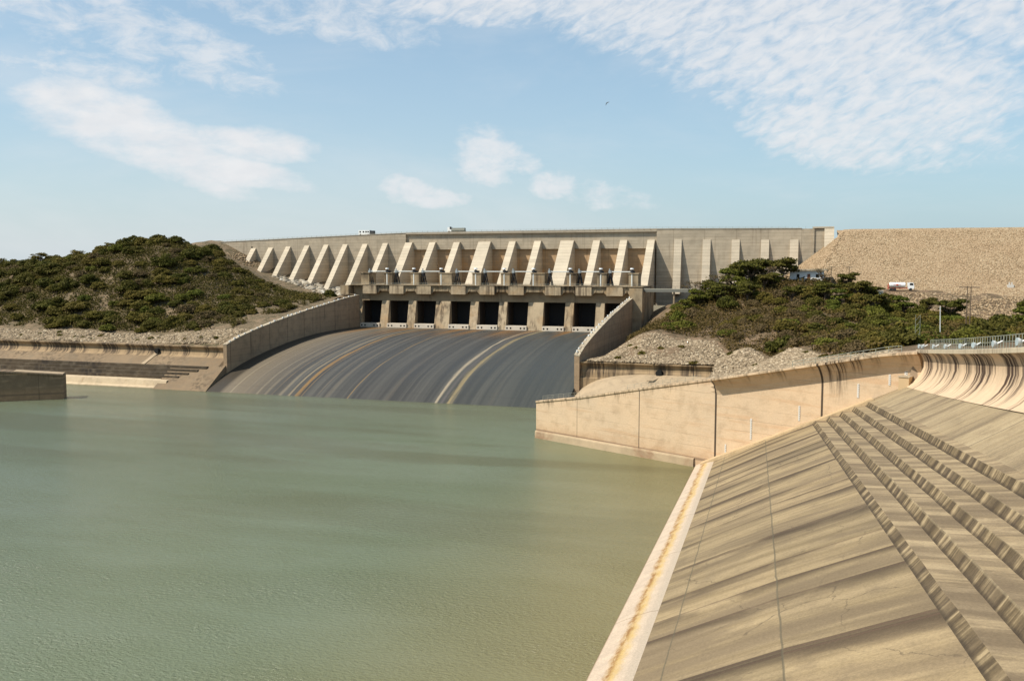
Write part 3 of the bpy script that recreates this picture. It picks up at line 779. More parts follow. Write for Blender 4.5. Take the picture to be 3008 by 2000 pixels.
def chute_wall(name, label, xin, sgn, th, mats):
    r = thing(name, label, 'retaining wall', (xin(340), 340, 10))
    ys = np.linspace(303.5, 409.5, 40); zt = np.interp(ys, WY, WZ); ker = np.hanning(5); ker /= ker.sum(); zt = np.convolve(np.pad(zt, 2, 'edge'), ker, 'valid'); zt[0], zt[-1] = WZ[0], 33.0
    zb = np.interp(ys, cy, cz) - 2.5; zb = np.minimum(zb, 8)
    mb = MB(); rows = []
    for y, a, b in zip(ys, zt, zb):
        xi = xin(y); xo = xi + sgn * th
        rows.append([(xi, y, b), (xi, y, a), (xo, y, a), (xo, y, b - 3)])
    mb.loft(rows, flip=sgn > 0)
    mb.face(rows[0] if sgn < 0 else rows[0][::-1]); mb.face(rows[-1][::-1] if sgn < 0 else rows[-1])
    mb.build('wall', mats, r)
    mb = MB(); rows = []
    for y, a in zip(ys, zt):
        x0, x1 = xin(y) - sgn * .12, xin(y) + sgn * (th + .12)
        rows.append([(x0, y - .05, a + .005), (x0, y - .05, a + .34), (x1, y - .05, a + .34), (x1, y - .05, a + .005)])
    mb.loft(rows, flip=sgn > 0); mb.face(rows[0] if sgn < 0 else rows[0][::-1]); mb.build('coping', M['cope'], r)
    mb = MB(); y = 306.0
    while y < 408:
        a = interp(y, ys, zt); x0 = xin(y) + sgn * .35
        mb.box(x0 - .22, x0 + .22, y - .4, y + .4, a + .345, a + .345 + random.uniform(.35, .75)); y += random.uniform(2.5, 6.5)
    mb.build('railing_stub', M['white'], r)
    return r


chute_wall('chute_side_wall', 'long curved chute wall rising along the left edge of the dark spillway, in shade', chl, -1, 1.6, M['wallc'])
chute_wall('chute_side_wall', 'steep chute wall right of the dark spillway, its shaded outer face towards the scrub', chr_, 1, 1.8, M['wallc'])

# ------------------------------------------------------------------ left bank of the basin
lb = thing('basin_bank', 'far left basin bank with overhanging streaked wave wall and dark steps above the water', 'embankment wall', (-330, 300, 0))
WPROF = [(307.6, 11.0), (308.6, 11.3), (309.35, 11.9), (309.75, 12.7), (309.8, 13.5), (309.5, 14.2), (309.0, 14.75), (308.7, 15.05), (308.7, 15.45), (312.5, 15.5), (312.5, 8)]


def xloft(prof, xs, yo=lambda x: 0, zo=lambda x: 0):
    arc = [0]
    for a, b in zip(prof[:-1], prof[1:]): arc.append(arc[-1] + math.hypot(b[0] - a[0], b[1] - a[1]))
    rows = [[(x, p[0] + yo(x), p[1] + zo(x)) for p in prof] for x in xs]
    uv = [[(x, (arc[7] if len(arc) > 7 else arc[-1]) - a) for a in arc] for x in xs]
    return rows, uv


def bank_part(name, prof, xs, mat, parent, yo=lambda x: 0, zo=lambda x: 0, smooth=False):
    rows, uv = xloft(prof, xs, yo, zo); mb = MB(); mb.loft(rows, uv, flip=True)
    return mb.build(name, mat, parent, weld=smooth, smooth=False)


xsL = list(np.linspace(-500, -216.9, 30))
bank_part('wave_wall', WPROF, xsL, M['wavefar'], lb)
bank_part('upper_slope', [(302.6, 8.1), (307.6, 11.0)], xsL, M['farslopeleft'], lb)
def plane_z(y): return .05 + (y - 290.3) / 12.3 * 8.05
mb = MB(); y, z = 295.9, 3.3
for k in range(4):
    xe = -232.5 + k * 3.2
    mb.prism([(-500, y, z - .5), (-500, y + .25, z + 1.2), (-500, y + 1.68, z + 1.2), (-500, y + 3.0, z - .5)], (500 + xe, 0, 0)); y += 1.68; z += 1.2
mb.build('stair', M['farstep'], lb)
mb = MB()
for a, b in zip(np.linspace(-240, -215.7, 9)[:-1], np.linspace(-240, -215.7, 9)[1:]):
    mb.face([(a, 290.3, -3), (b, 290.3, -3), (b, 290.3, .05), (a, 290.3, .05)]); mb.face([(a, 290.3, .05), (b, 290.3, .05), (b, 302.6, 8.1), (a, 302.6, 8.1)])
    if b > -217.5: mb.face([(a, 302.6, 8.1), (b, 302.6, 8.1), (b, 307.6, 11.0), (a, 307.6, 11.0)])
mb.face([(-215.7, 290.3, -4), (-215.7, 303.6, -4), (-215.7, 303.6, 8.7), (-215.7, 302.6, 8.1), (-215.7, 290.3, .05)])
mb.build('corner_slope', M['farslopeleft'], lb)
bank_part('toe_sill', [(291.2, -3), (291.2, .35), (292.8, .9), (293.6, 2.9), (295.9, 3.3)], [x for x in xsL if x < -240] + [-236], M['farsill'], lb)
dr = thing('drain_outlet', 'dark round drain mouth with a pale chute in the far left wave wall', 'drain', (-252.6, 309, 12.5))
mb = MB(); mb.tube((-252.6, 308.4, 12.9), (-252.6, 311, 12.9), 1.0, n=14); mb.build('pipe_mouth', M['dark'], dr)
mb = MB(); mb.prism([(-253.8, 309.2, 11.9), (-252.0, 309.2, 11.9), (-253.4, 302.2, 7.95), (-255.2, 302.2, 7.95)], (0, 0, .25)); mb.build('outlet_chute', M['farslope'], dr)

# ------------------------------------------------------------------ right bay behind the training wall
rb = thing('basin_bank', 'short streaked wave wall and pale concrete slope between chute wall and training wall', 'embankment wall', (-45, 300, 0))
xsR = list(np.linspace(-72.3, 2, 26))
def yoR(x): return -4.2 + interp(x, [-72, -55, -40, -20, 2], [0, -.5, -3.5, -9, -16])
def zoR(x): return interp(x, [-72, -50, -20, 2], [-.7, -.6, .2, 2.5])
bank_part('wave_wall', [(308.6, 3), (308.6, 9.8), (309.2, 10.0)] + WPROF[2:], xsR, M['wavefar'], rb, yoR, zoR)
rows = []
for x in np.linspace(-74, 2, 30):
    hgt = interp(x, [-74, -71, -67, -62, -57, -50, 2], [3.0, 6.0, 8.3, 9.8, 10.6, 11.2, 12.5])
    r_ = []
    for q in np.linspace(0, 1, 9): r_.append((x, 284 + 24.6 * q + yoR(x) * q, -2 + (hgt + 2) * (1 - (1 - q) ** 1.25)))
    rows.append(r_)
mb = MB(); mb.loft(rows, flip=True); mb.build('slope', M['farslope'], rb, weld=True, smooth=True)
dr = thing('drain_outlet', 'dark round drain mouth in the streaked wall behind the training wall', 'drain', (-44.5, 300, 12))
mb = MB(); mb.tube((-44.6, 301.3, 11.9), (-44.0, 304, 11.9), 1.1, n=14); mb.build('pipe_mouth', M['dark'], dr)
mb = MB(); mb.prism([(-45.9, 300.9, 10.6), (-43.6, 300.9, 10.6), (-45.8, 297.8, 9.6), (-48.0, 297.8, 9.6)], (0, 0, .3)); mb.build('outlet_chute', M['farslope'], dr)


# ------------------------------------------------------------------ training walls
def training_wall(name, label, A, d, s_pts, z_pts, smax, lip, mat, th=2.6, side=1, sill=True, step=2.0, zb=-3):
    """A start, d unit direction along the wall, n towards the water"""
    n = Vector((d.y, -d.x, 0)) * side; r = thing(name, label, 'retaining wall', tuple(A))
    ss = list(np.arange(0, smax + .01, step)); L0 = lip
    mb = MB(); rows, uvr, atr = [], [], []
    for s_ in ss:
        zt = interp(s_, s_pts, z_pts); o = 2.5 if s_ >= L0 else .0
        b = A + d * s_
        prof = [(0, zb), (0, zt - 5.2), (.02 * o, zt - 4), (.15 * o, zt - 3.0), (.42 * o, zt - 1.9), (.8 * o, zt - .8), (1.0 * o + .25, zt - .45), (1.0 * o + .25, zt), (-th, zt), (-th, zb)]
        rows.append([b + n * q + Vector((0, 0, z - b.z)) for q, z in prof]); uvr.append([(s_, z) for q, z in prof]); atr.append([zt - z for q, z in prof])
    mb.loft(rows, uvr, atr=atr, flip=side > 0)
    for k, fl in ((0, side < 0), (-1, side > 0)):
        q = rows[k][::-1] if fl else rows[k]; mb.face(q, (uvr[k][::-1] if fl else uvr[k]), at=(atr[k][::-1] if fl else atr[k]))
    w = mb.build('wall', mat, r, attr='topdist')
    if sill:
        mb = MB(); P = []
        prof = [(.0, 2.1), (.35, 2.05), (.5, 1.7), (.6, -3)]
        sl = [0] + list(np.arange(4, sill + .1, 4))
        rows = [[A + d * s_ + n * q + Vector((0, 0, z)) for q, z in prof] for s_ in sl]
        mb.loft(rows, flip=side > 0); mb.face(rows[0][::-1] if side > 0 else rows[0]); mb.build('footing', M['footing'], r)
    return r, n


M['footing'] = concrete('footing_concrete', (.48, .36, .235), (.40, .30, .19), streak=.0, stain=(.16, .09, .045), grime=.2, warm=(.22, .10, .05))
WA = Vector((-69.5, 239.9, 0)); WD = Vector((46.8, -23.8, 0)).normalized()
SP = [0, 15.5, 35.7, 57.7, 83.5, 96.7, 103, 112]; ZP = [10.4, 13.1, 17.4, 21.9, 27.4, 30.3, 31.2, 32.0]
ww, WN = training_wall('training_wall', 'tall sunlit tan training wall in the middle right, running from the water up to the fence', WA, WD, SP, ZP, 104, 57.7, M['wing'], 2.6, 1, 54)
LA = Vector((-252.2, 258.3, 0)); LD = Vector((-.81, -.586, 0)).normalized()
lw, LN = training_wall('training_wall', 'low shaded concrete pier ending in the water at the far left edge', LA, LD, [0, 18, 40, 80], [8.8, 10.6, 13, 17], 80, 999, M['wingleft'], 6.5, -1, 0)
mb = MB()
c_ = [LA + LD * .2 - LN * 0.3, LA + LD * 16 - LN * .3, LA + LD * 16 - LN * 6.2, LA + LD * .2 - LN * 6.2]
mb.prism([(p.x, p.y, interp(i in (1, 2), [0, 1], [8.81, 10.38])) for i, p in enumerate(c_)], (0, 0, .25)); mb.build('cap', M['farslope'], lw)


def ontop(s_, off=0):
    p = WA + WD * s_ - WN * off; return Vector((p.x, p.y, interp(s_, SP, ZP)))


def railing(name, label, pts, h, rails, mat, pr=.05, rr=.04, post_every=1):
    r = thing(name, label, 'railing', tuple(pts[0]))
    for i, p in enumerate(pts):
        if i % post_every == 0:
            m = MB(); m.tube(p, p + Vector((0, 0, h)), pr, n=5); m.build('post', mat, r)
    for q in rails:
        m = MB()
        for a, b in zip(pts[:-1], pts[1:]): m.tube(a + Vector((0, 0, h * q)), b + Vector((0, 0, h * q)), rr, n=5, cap=False)
        m.build('rail', mat, r)
    return r


railing('handrail', 'grey two-bar handrail along the upper end of the tan training wall', [ontop(s_, 1.2) for s_ in np.linspace(76, 99.5, 10)], 1.25, (.5, .98), M['galv'], .065, .055)
railing('handrail', 'thin faint handrail on the low waterside tip of the tan training wall', [ontop(s_, 2.2) for s_ in np.linspace(.5, 14, 8)], 1.1, (.5, 1), M['railbrown'], .035, .03)
railing('handrail', 'thin faint handrail on the middle stretch of the tan training wall', [ontop(s_, 2.2) for s_ in np.linspace(30, 52, 11)], 1.1, (.5, 1), M['galv'], .035, .03)

# staff gauges fixed to the training wall
for s_, z0, z1, wd, lab in ((60.4, 4.6, 6.6, .2, 'lowest white gauge board on the tan wall, beside the first joint'), (66.9, 8.6, 13.4, .22, 'tall white gauge board on the tan wall, second from the water'), (78.5, 14.3, 17.6, .2, 'white gauge board on the tan wall just left of the stained joint'),
                        (91.4, 20.7, 23.6, .22, 'white gauge board on the tan wall right of the stained joint'), (97.8, 23.9, 26.1, .22, 'short white gauge board near the upper end of the tan wall'), (101.0, 25.8, 28.8, .3, 'topmost white gauge board at the corner below the fence')):
    b = WA + WD * s_; g = thing('gauge_board', lab, 'gauge', (b.x, b.y, z0), 'staff gauges on the training wall')
    e0, e1 = b - WD * wd + WN * .012, b + WD * wd + WN * .012
    m = MB(); m.prism([(e0.x, e0.y, z0), (e1.x, e1.y, z0), (e1.x, e1.y, z1), (e0.x, e0.y, z1)], tuple(WN * .08)); m.build('board', M['gauge'], g)
    m = MB(); z = z0 + .25
    while z < z1 - .15:
        a0 = b + WN * .094; a1 = b + WD * wd * .8 + WN * .094
        m.prism([(a0.x, a0.y, z), (a1.x, a1.y, z), (a1.x, a1.y, z + .1), (a0.x, a0.y, z + .1)], tuple(WN * .01)); z += .4
    m.build('tick_marks', M['darksteel'], g)

# ------------------------------------------------------------------ near bank: everything is one profile swept along BD
BD = Vector((.0425, -1, .0834))
def bp(xp, zp, tt): return Vector((xp + BD.x * tt, 194 - tt, zp + BD.z * tt))
def t_wall(xp, extra=0):
    """sweep parameter where the profile point meets the training wall"""
    a = Vector((xp, 194, 0)); d2 = Vector((BD.x, BD.y, 0)); rel = a - WA
    return -(rel.x * WN.x + rel.y * WN.y) / (d2.x * WN.x + d2.y * WN.y) + extra
TE = 235.0
def worn(xp, q): return .09 * float(vnoise(q / 3.7, xp * 5.3)) + .05 * float(vnoise(q / 1.2, xp * 3.1, 1)) if 3.5 < xp < 14 else 0
def lift(xp, tt): return .75 * max(0, tt / 75) ** 2 * max(0, min(1, (xp - 15) / 7)) if tt < 110 else 1.6 * max(0, min(1, (xp - 15) / 7))


bank = thing('stepped_bank', 'near stepped concrete bank filling the lower right, streaked slope, five broad steps and pale toe', 'embankment wall', (0, 150, 15))


def sweep(name, prof, mat, extra=0, nt=46, uvz=False, ends=None, smooth=False):
    rows, uvr = [], []
    arc = [0]
    for a, b in zip(prof[:-1], prof[1:]): arc.append(arc[-1] + math.hypot(b[0] - a[0], b[1] - a[1]))
    for j, (xp, zp) in enumerate(prof):
        t0 = t_wall(xp, extra) if ends is None else ends[j]
        tsv = t0 + (TE - t0) * (np.linspace(0, 1, nt) ** 1.0)
        rows.append([bp(xp + worn(xp, q), zp + lift(xp, q), q) for q in tsv]); uvr.append([(q, arc[j] if uvz else xp) for q in tsv])
    mb = MB(); mb.loft(rows, uvr)
    return mb.build(name, mat, bank, weld=smooth, smooth=smooth)


sweep('toe_band', [(-22.35, -26), (-22.2, 1.6), (-21.9, 2.2), (-21.2, 2.62), (-19.5, 3.45), (-18.2, 4.02), (-17.4, 4.2)], M['b_band'], .05, smooth=False)
sweep('lower_slope', [(-17.4, 4.2), (-6.1, 10.35), (3.3, 15.0)], M['b_slope'], .05)
ST = [(3.3, 15.0), (3.95, 15.8), (6.0, 15.98), (6.6, 17.05), (8.4, 17.2), (8.95, 18.2), (10.7, 18.42), (11.25, 19.4), (13.1, 19.65), (13.55, 20.65), (14.6, 20.95)]
EX = 3.6
for k in range(5):
    (x0, z0), (x1, z1), (x2, z2) = ST[2 * k], ST[2 * k + 1], ST[2 * k + 2]
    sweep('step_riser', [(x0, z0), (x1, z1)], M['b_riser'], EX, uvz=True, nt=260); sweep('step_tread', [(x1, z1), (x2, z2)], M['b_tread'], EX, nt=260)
sweep('upper_slope', [(14.6, 20.95), (18, 22.75), (21.8, 24.75)], M['b_upper'], .05)
# smooth ramp between the steps and the training wall
mb = MB(); rows, uvr = [], []
for xp in np.linspace(-20.6, 14.6, 24):
    zp = 2.95 + (xp + 20.6) * (20.95 - 2.95) / 35.2 + .32
    a, b = t_wall(xp, .0), t_wall(xp, EX + .12)
    pts = [bp(xp, zp, a), bp(xp, zp, b), bp(xp, zp - 1.6, b + .02)]
    rows.append(pts); uvr.append([(a, xp), (b, xp), (b + 1.6, xp)])
mb.loft(rows, uvr); mb.build('side_ramp', M['b_ramp'], bank)
# the curved wave wall on top
wv = thing('wave_wall', 'curved overhanging wave wall with black streaks below the fence at the right edge', 'wave wall', (30, 150, 28))
WV = [(20.3, 23.98), (21.4, 24.75), (22.3, 25.7), (22.95, 26.8), (23.3, 28.0), (23.25, 29.2), (22.85, 30.2), (22.3, 30.75)]
def wsweep(name, prof, mat, nt=60, off=0):
    arc = [0]
    for a, b in zip(prof[:-1], prof[1:]): arc.append(arc[-1] + math.hypot(b[0] - a[0], b[1] - a[1]))
    rows, uvr = [], []
    for j, (xp, zp) in enumerate(prof):
        tsv = np.linspace(t_wall(22.5, off), TE, nt); rows.append([bp(xp, zp + lift(23, q), q) for q in tsv]); uvr.append([(q, arc[-1] - arc[j]) for q in tsv])
    mb = MB(); mb.loft(rows, uvr); mb.face([r_[0] for r_ in rows]); return mb.build(name, mat, wv, weld=True, smooth=True)
wsweep('wall', WV, M['wave'])
wsweep('coping', [(22.3, 30.752), (22.0, 30.8), (22.0, 31.4), (22.05, 31.45), (25.5, 31.45), (25.5, 29)], M['cope']).data.polygons.foreach_set('use_smooth', [False] * (5 * 59 + 1))
def top_pt(tt, xp=23.0, dz=0): return bp(xp, 31.45 + dz + lift(23, tt), tt)
bx = thing('concrete_box', 'small concrete box standing at the corner where the tan wall meets the slope', 'box', tuple(bp(19.4, 24.2, t_wall(19.4))))
mb = MB(); P0 = WA + WD * 100.4
a, b, c, d = P0 + WN * .2, P0 + WD * 2.0 + WN * .2, P0 + WD * 2.0 + WN * 2.2, P0 + WN * 2.2
mb.prism([(q.x, q.y, 23.4) for q in (a, b, c, d)], (0, 0, 2.6)); mb.build('body', M['b_ramp'], bx)
mb = MB(); mb.prism([(q.x, q.y, 26.003) for q in (a - WN * .1 - WD * .15, b - WN * .1 + WD * .15, c + WN * .15 + WD * .15, d + WN * .15 - WD * .15)], (0, 0, .22)); mb.build('lid', M['cope'], bx)

# fence along the top of the wave wall
fence = thing('fence', 'long grey bar fence with floodlights along the top of the curved wave wall', 'fence', tuple(top_pt(0)))
tsf = np.arange(1.0, 120, 1.5)
FH = 1.95
for i, q in enumerate(tsf):
    p = top_pt(q, 24.6); m = MB(); rr = .085 if i % 4 == 0 else .055
    m.tube(p, p + Vector((0, 0, FH)), rr, n=4)
    if i < 100: m.build('post', M['galv'], fence)
for h in (.08, .55, 1.0):
    m = MB()
    for a, b in zip(tsf[:-1:4], tsf[4::4]): m.tube(top_pt(a, 24.6) + Vector((0, 0, FH * h)), top_pt(b, 24.6) + Vector((0, 0, FH * h)), .055, n=4, cap=False)
    m.build('rail', M['galv'], fence)


def make_light():
    r = thing('floodlight', '', 'floodlight', (0, 0, 0))
    m = MB(); m.box(-.18, .18, -.22, .22, 0, .12); m.tube((0, 0, .1), (0, 0, .62), .09, n=8); m.build('stand', M['lampwhite'], r)
    prof = [(0, 0), (.22, .02), (.42, .14), (.52, .34), (.55, .55), (.56, .62)]
    m = MB(); n = 14; ax = Vector((-.92, -.25, .05)).normalized(); u = ax.orthogonal().normalized(); w = ax.cross(u); c0 = Vector((.15, 0, .82))
    rows = [[c0 + ax * h + (u * math.cos(2 * math.pi * k / n) + w * math.sin(2 * math.pi * k / n)) * rad for k in range(n + 1)] for rad, h in prof]
    m.loft(rows); m.build('lamp_bowl', M['lampwhite'], r)
    m = MB(); m.face([rows[-1][k] for k in range(n)][::-1]); m.build('glass', M['lampglass'], r)
    m = MB(); m.tube(c0 + Vector((-.02, 0, .0)), c0 + Vector((.85, .15, .52)), .14, .10, n=8); m.build('ballast_arm', M['white'], r)
    return r


M['lampglass'] = finish(material('lamp_glass'), (.34, .40, .42), .2, spec=.5)
f0 = make_light()
FL = ['first floodlight, at the far corner of the fence', 'second floodlight along the fence from the corner', 'third floodlight, beside the tall pale pole', 'fourth floodlight along the fence, right of the tall pole', 'fifth floodlight from the corner, mid fence',
      'sixth floodlight, just before the wider fence bays', 'large seventh floodlight with its arm raised, near the right edge', 'last floodlight, cut by the right edge of the photo']
for i, (px, sc) in enumerate(((2688, 1.25), (2718, 1.2), (2750, 1.2), (2785, 1.2), (2830, 1.2), (2870, 1.3), (2930, 1.4), (3003, 1.5))):
    # find the sweep parameter that faces this bearing
    best = min(np.linspace(0, 90, 900), key=lambda q: abs((lambda v: 1504 + 2650 * (v.dot(Vector((math.cos(YAW), math.sin(YAW), 0))) / (v.dot(Vector((-math.sin(YAW), math.cos(YAW), 0))))) - px)(top_pt(q, 22.9) - Vector((0, 0, CAMZ)))))
    L = top_pt(best, 22.9)
    if i == 0: f0.location = L; f0.scale = (sc * .60,) * 3; f0['label'] = FL[0]; f0['group'] = 'floodlights along the fence'
    else: dup(f0, L, random.uniform(-.15, .15), FL[i], 'floodlights along the fence', (sc * .60,) * 3)


# ------------------------------------------------------------------ terrain
def terrain(name, fn, x0, x1, y0, y1, step, mat, keep=None, rough=.5):
    xs = np.arange(x0, x1 + step * .5, step); ys = np.arange(y0, y1 + step * .5, step)
    X, Y = np.meshgrid(xs, ys); Z = fn(X, Y) + rough * (vnoise(X / 7, Y / 7) + .6 * vnoise(X / 2.9, Y / 2.9, 1))
    n, m = X.shape; idx = np.arange(n * m).reshape(n, m)
    f = np.stack([idx[:-1, :-1], idx[:-1, 1:], idx[1:, 1:], idx[1:, :-1]], -1).reshape(-1, 4)
    if keep is not None:
        K = keep(X, Y).ravel(); f = f[K[f].all(1)]
    me = fast_mesh(name, np.stack([X, Y, Z], -1).reshape(-1, 3), f, mat)
    me.polygons.foreach_set('use_smooth', [True] * len(me.polygons))
    return tag(link(name, me), kind='structure')


# left hill
LP = [(x, 310.5, 15.3) for x in (-520, -440, -360, -300, -250, -219)] + [(x, 320, 18.8) for x in (-520, -440, -360, -300, -250)] + [(-219, 318, 20.2)]
LP += [(x, 326, 19.6) for x in (-520, -440, -360, -300, -255)]
LP += [(-218.5, 330, 22.6), (-218, 345, 25.0), (-217.5, 361, 27.4), (-217, 378, 29.4), (-216.8, 400, 32.0), (-218, 425, 33.0)]
LP += [(-432, 400, 47), (-400, 400, 49.5), (-374, 400, 51.0), (-355, 402, 56.0), (-336, 405, 59.0), (-312, 405, 58.0), (-299, 405, 52.6), (-287, 405, 48.5), (-276, 407, 44.5), (-262, 410, 37.8), (-249, 412, 34.0)]
LP += [(-229, 431, 33.6), (-241, 432, 34.6), (-254, 436, 37.6), (-266, 438, 39.6), (-278, 440, 42.0), (-290, 443, 44.0), (-301, 448, 50.3), (-315, 450, 56.5), (-326, 454, 61.3), (-337, 455, 61.8), (-350, 455, 60)]
LP += [(-374, 440, 49), (-432, 440, 45), (-520, 440, 44), (-520, 400, 45.5), (-345, 430, 56), (-325, 432, 56.5)]
LP += [(-400, 362, 35.5), (-355, 362, 38.5), (-320, 362, 39.5), (-290, 362, 36.5), (-262, 362, 31.5), (-240, 362, 28.5), (-470, 362, 34)]
zL = TPS(LP, .5)
terrain('hillside', zL, -520, -217.6, 310, 462, 3.0, M['soil'], None, .9)

# right hill, seen past the training wall
RP = [(-72, 306, 15.0), (-61, 305.5, 15.2), (-45, 303.5, 15.4), (-31, 300, 16.0), (-20, 297, 16.6), (-10, 293, 17.6)]
RP += [(-71, 345, 12.5), (-71, 380, 12.0), (-71, 397, 14.0), (-71, 420, 19.0), (-71, 440, 24), (-64, 345, 17.6), (-62, 355, 19.4), (-59, 366, 22.4), (-66, 325, 15.5)]
RP += [(-52.7, 330, 23.4), (-41, 330, 21.6), (-28, 320, 21.6), (-15, 290, 22.4), (-4, 260, 24.4), (6.6, 232, 26.0), (-56, 340, 22.6)]
RP += [(-28, 288, 16.6), (-8, 262, 19.5), (6, 218, 26.5), (-20, 255, 17.5), (-6, 230, 22.3), (-36, 270, 14.5), (-50, 280, 13)]
RP += [(-54, 390, 27.5), (-42, 400, 32.5), (-28, 400, 37.5), (-14, 398, 40.2), (2, 392, 41.2), (10, 390, 40.6), (20, 391, 37.4), (30, 392, 37.8), (38, 394, 37.9), (50, 392, 37.6), (30, 380, 34.6), (42, 364, 30.8), (50, 350, 29), (56, 330, 27.6), (63, 300, 28.8)]
RP += [(15.5, 300, 24.6), (33, 280, 26.4), (28, 340, 28.4), (-10, 350, 29.5), (8, 350, 31), (-30, 360, 28), (-10, 325, 24.5), (10, 320, 26), (-45, 360, 25.0), (-60, 385, 22.5), (-60, 410, 27), (-52, 425, 31.5), (-35, 430, 35), (0, 430, 41), (40, 425, 37), (90, 420, 38)]
RP += [(24, 205, 30.4), (26, 185, 31.0), (30, 120, 36.6), (34, 40, 43.5), (80, 190, 31), (100, 110, 37), (150, 40, 43), (90, 300, 30), (160, 260, 32), (110, 360, 31), (180, 380, 34), (250, 300, 34), (250, 100, 38), (14, 211, 28.4)]
zR = TPS(RP, .8)


def keepR(X, Y):
    s_ = (X - WA.x) * WN.x + (Y - WA.y) * WN.y
    behind = s_ < -2.2
    past = (X > 23.8 + .0425 * (194 - Y)) if True else None
    along = (X - WA.x) * WD.x + (Y - WA.y) * WD.y
    bay = ~((X < -24) & (Y < 309 + np.vectorize(yoR)(np.clip(X, -72, 2)) - .2))
    return ((behind & (along < 106)) | past) & bay


terrain('hillside', zR, -72.2, 262, 22, 442, 2.2, M['soilright'], keepR, .7)


def zE(X, Y):
    """rockfill shoulder of the dam"""
    plane = 65.0 - .463 * (455 - Y); cone = 48.2 + .80 * X + (Y - 450) * .25
    low = 24 + .05 * (Y - 340)
    return np.maximum(np.minimum(np.minimum(plane, cone), 65.0), low)


emb = terrain('embankment', zE, -14, 470, 344, 468, 3.0, M['rockfill'], lambda X, Y: (Y < 454.2) | (X > 14.8), .12)


# ------------------------------------------------------------------ loose stone
def ico():
    p = (1 + 5 ** .5) / 2
    v = np.array([(-1, p, 0), (1, p, 0), (-1, -p, 0), (1, -p, 0), (0, -1, p), (0, 1, p), (0, -1, -p), (0, 1, -p), (p, 0, -1), (p, 0, 1), (-p, 0, -1), (-p, 0, 1)], float)
    f = np.array([(0, 11, 5), (0, 5, 1), (0, 1, 7), (0, 7, 10), (0, 10, 11), (1, 5, 9), (5, 11, 4), (11, 10, 2), (10, 7, 6), (7, 1, 8), (3, 9, 4), (3, 4, 2), (3, 2, 6), (3, 6, 8), (3, 8, 9), (4, 9, 5), (2, 4, 11), (6, 2, 10), (8, 6, 7), (9, 8, 1)])
    return v / np.linalg.norm(v[0]), f


IV, IF = ico()


def stones(name, pts, smin, smax, mat, flat=.65):
    n = len(pts); sz = smin + (smax - smin) * rng.random(n) ** 2.2
    V = IV[None] * (1 + .55 * (rng.random((n, 12, 1)) - .5)); V = V * np.stack([1 + .5 * (rng.random(n) - .5), 1 + .5 * (rng.random(n) - .5), flat + .3 * (rng.random(n) - .5)], -1)[:, None]
    a = rng.random(n) * 6.283; c, s_ = np.cos(a)[:, None], np.sin(a)[:, None]
    V = np.stack([V[..., 0] * c - V[..., 1] * s_, V[..., 0] * s_ + V[..., 1] * c, V[..., 2]], -1) * sz[:, None, None] + np.asarray(pts)[:, None]
    F = (IF[None] + (np.arange(n) * 12)[:, None, None]).reshape(-1, 3)
    me = fast_mesh(name, V.reshape(-1, 3), F, mat, np.repeat(rng.random(n), 12))
    return tag(link(name, me), kind='stuff')


def pick(n, x0, x1, y0, y1, fn, ok):
    X, Y = x0 + (x1 - x0) * rng.random(n), y0 + (y1 - y0) * rng.random(n)
    k = ok(X, Y); X, Y = X[k], Y[k]; return np.stack([X, Y, fn(X, Y)], -1)


def vegline(x): return np.interp(x, [18, 28, 42, 50, 58, 64, 72, 96], [388, 383, 363, 348, 330, 330, 338, 345])


def seg_y(x): return np.interp(x, [-66, -52.7, -41, -28, -15, -4, 6.6, 16], [331, 331, 331, 321, 292, 262, 234, 214])


P = pick(52000, -14, 190, 352, 452.5, zE, lambda X, Y: (zE(X, Y) > zR(X, Y) - .5) & (zE(X, Y) > 25.5))
tag(stones('rockfill_stones', P, .16, .40, M['stone']), 'tan rockfill stones covering the embankment right of the dam', 'stones')
P = pick(16000, 18, 120, 320, 400, zR, lambda X, Y: (Y > vegline(X) - 1.5) & (zE(X, Y) < zR(X, Y) + .3) & ((Y < 390) | (X > 54)))
tag(stones('rockfill_stones', P, .16, .55, M['stone']), 'tan stones and gravel on the ground below the parked tanker', 'stones')
P = pick(20000, -480, -218, 311.5, 325.5, zL, lambda X, Y: Y < 322.5 + 2.5 * vnoise(X / 9, Y / 9))
tag(stones('riprap_stones', P, .32, .85, M['stonelight']), 'grey brown riprap stones on the slope above the far left wave wall', 'stones')
P = pick(80000, -70, 20, 205, 334, zR, lambda X, Y: keepR(X, Y) & (Y < seg_y(X) - 1.0))
tag(stones('riprap_stones', P, .22, .62, M['stonelight']), 'pale riprap stones on the slope behind the tan training wall', 'stones')
P = pick(700, -276, -226, 414, 441, zL, lambda X, Y: (Y > 417 + (X + 226) * -.30))
tag(stones('rubble', P, .5, 2.3, M['rubble'], .6), 'pale broken rock heaped at the foot of the left buttresses', 'rubble')
P = pick(300, -316, -296, 440, 454, zL, lambda X, Y: X < 0)
tag(stones('rubble', P, .25, .7, M['stone'], .6), 'brown stones on the mound where the dam meets the left hill', 'stones')


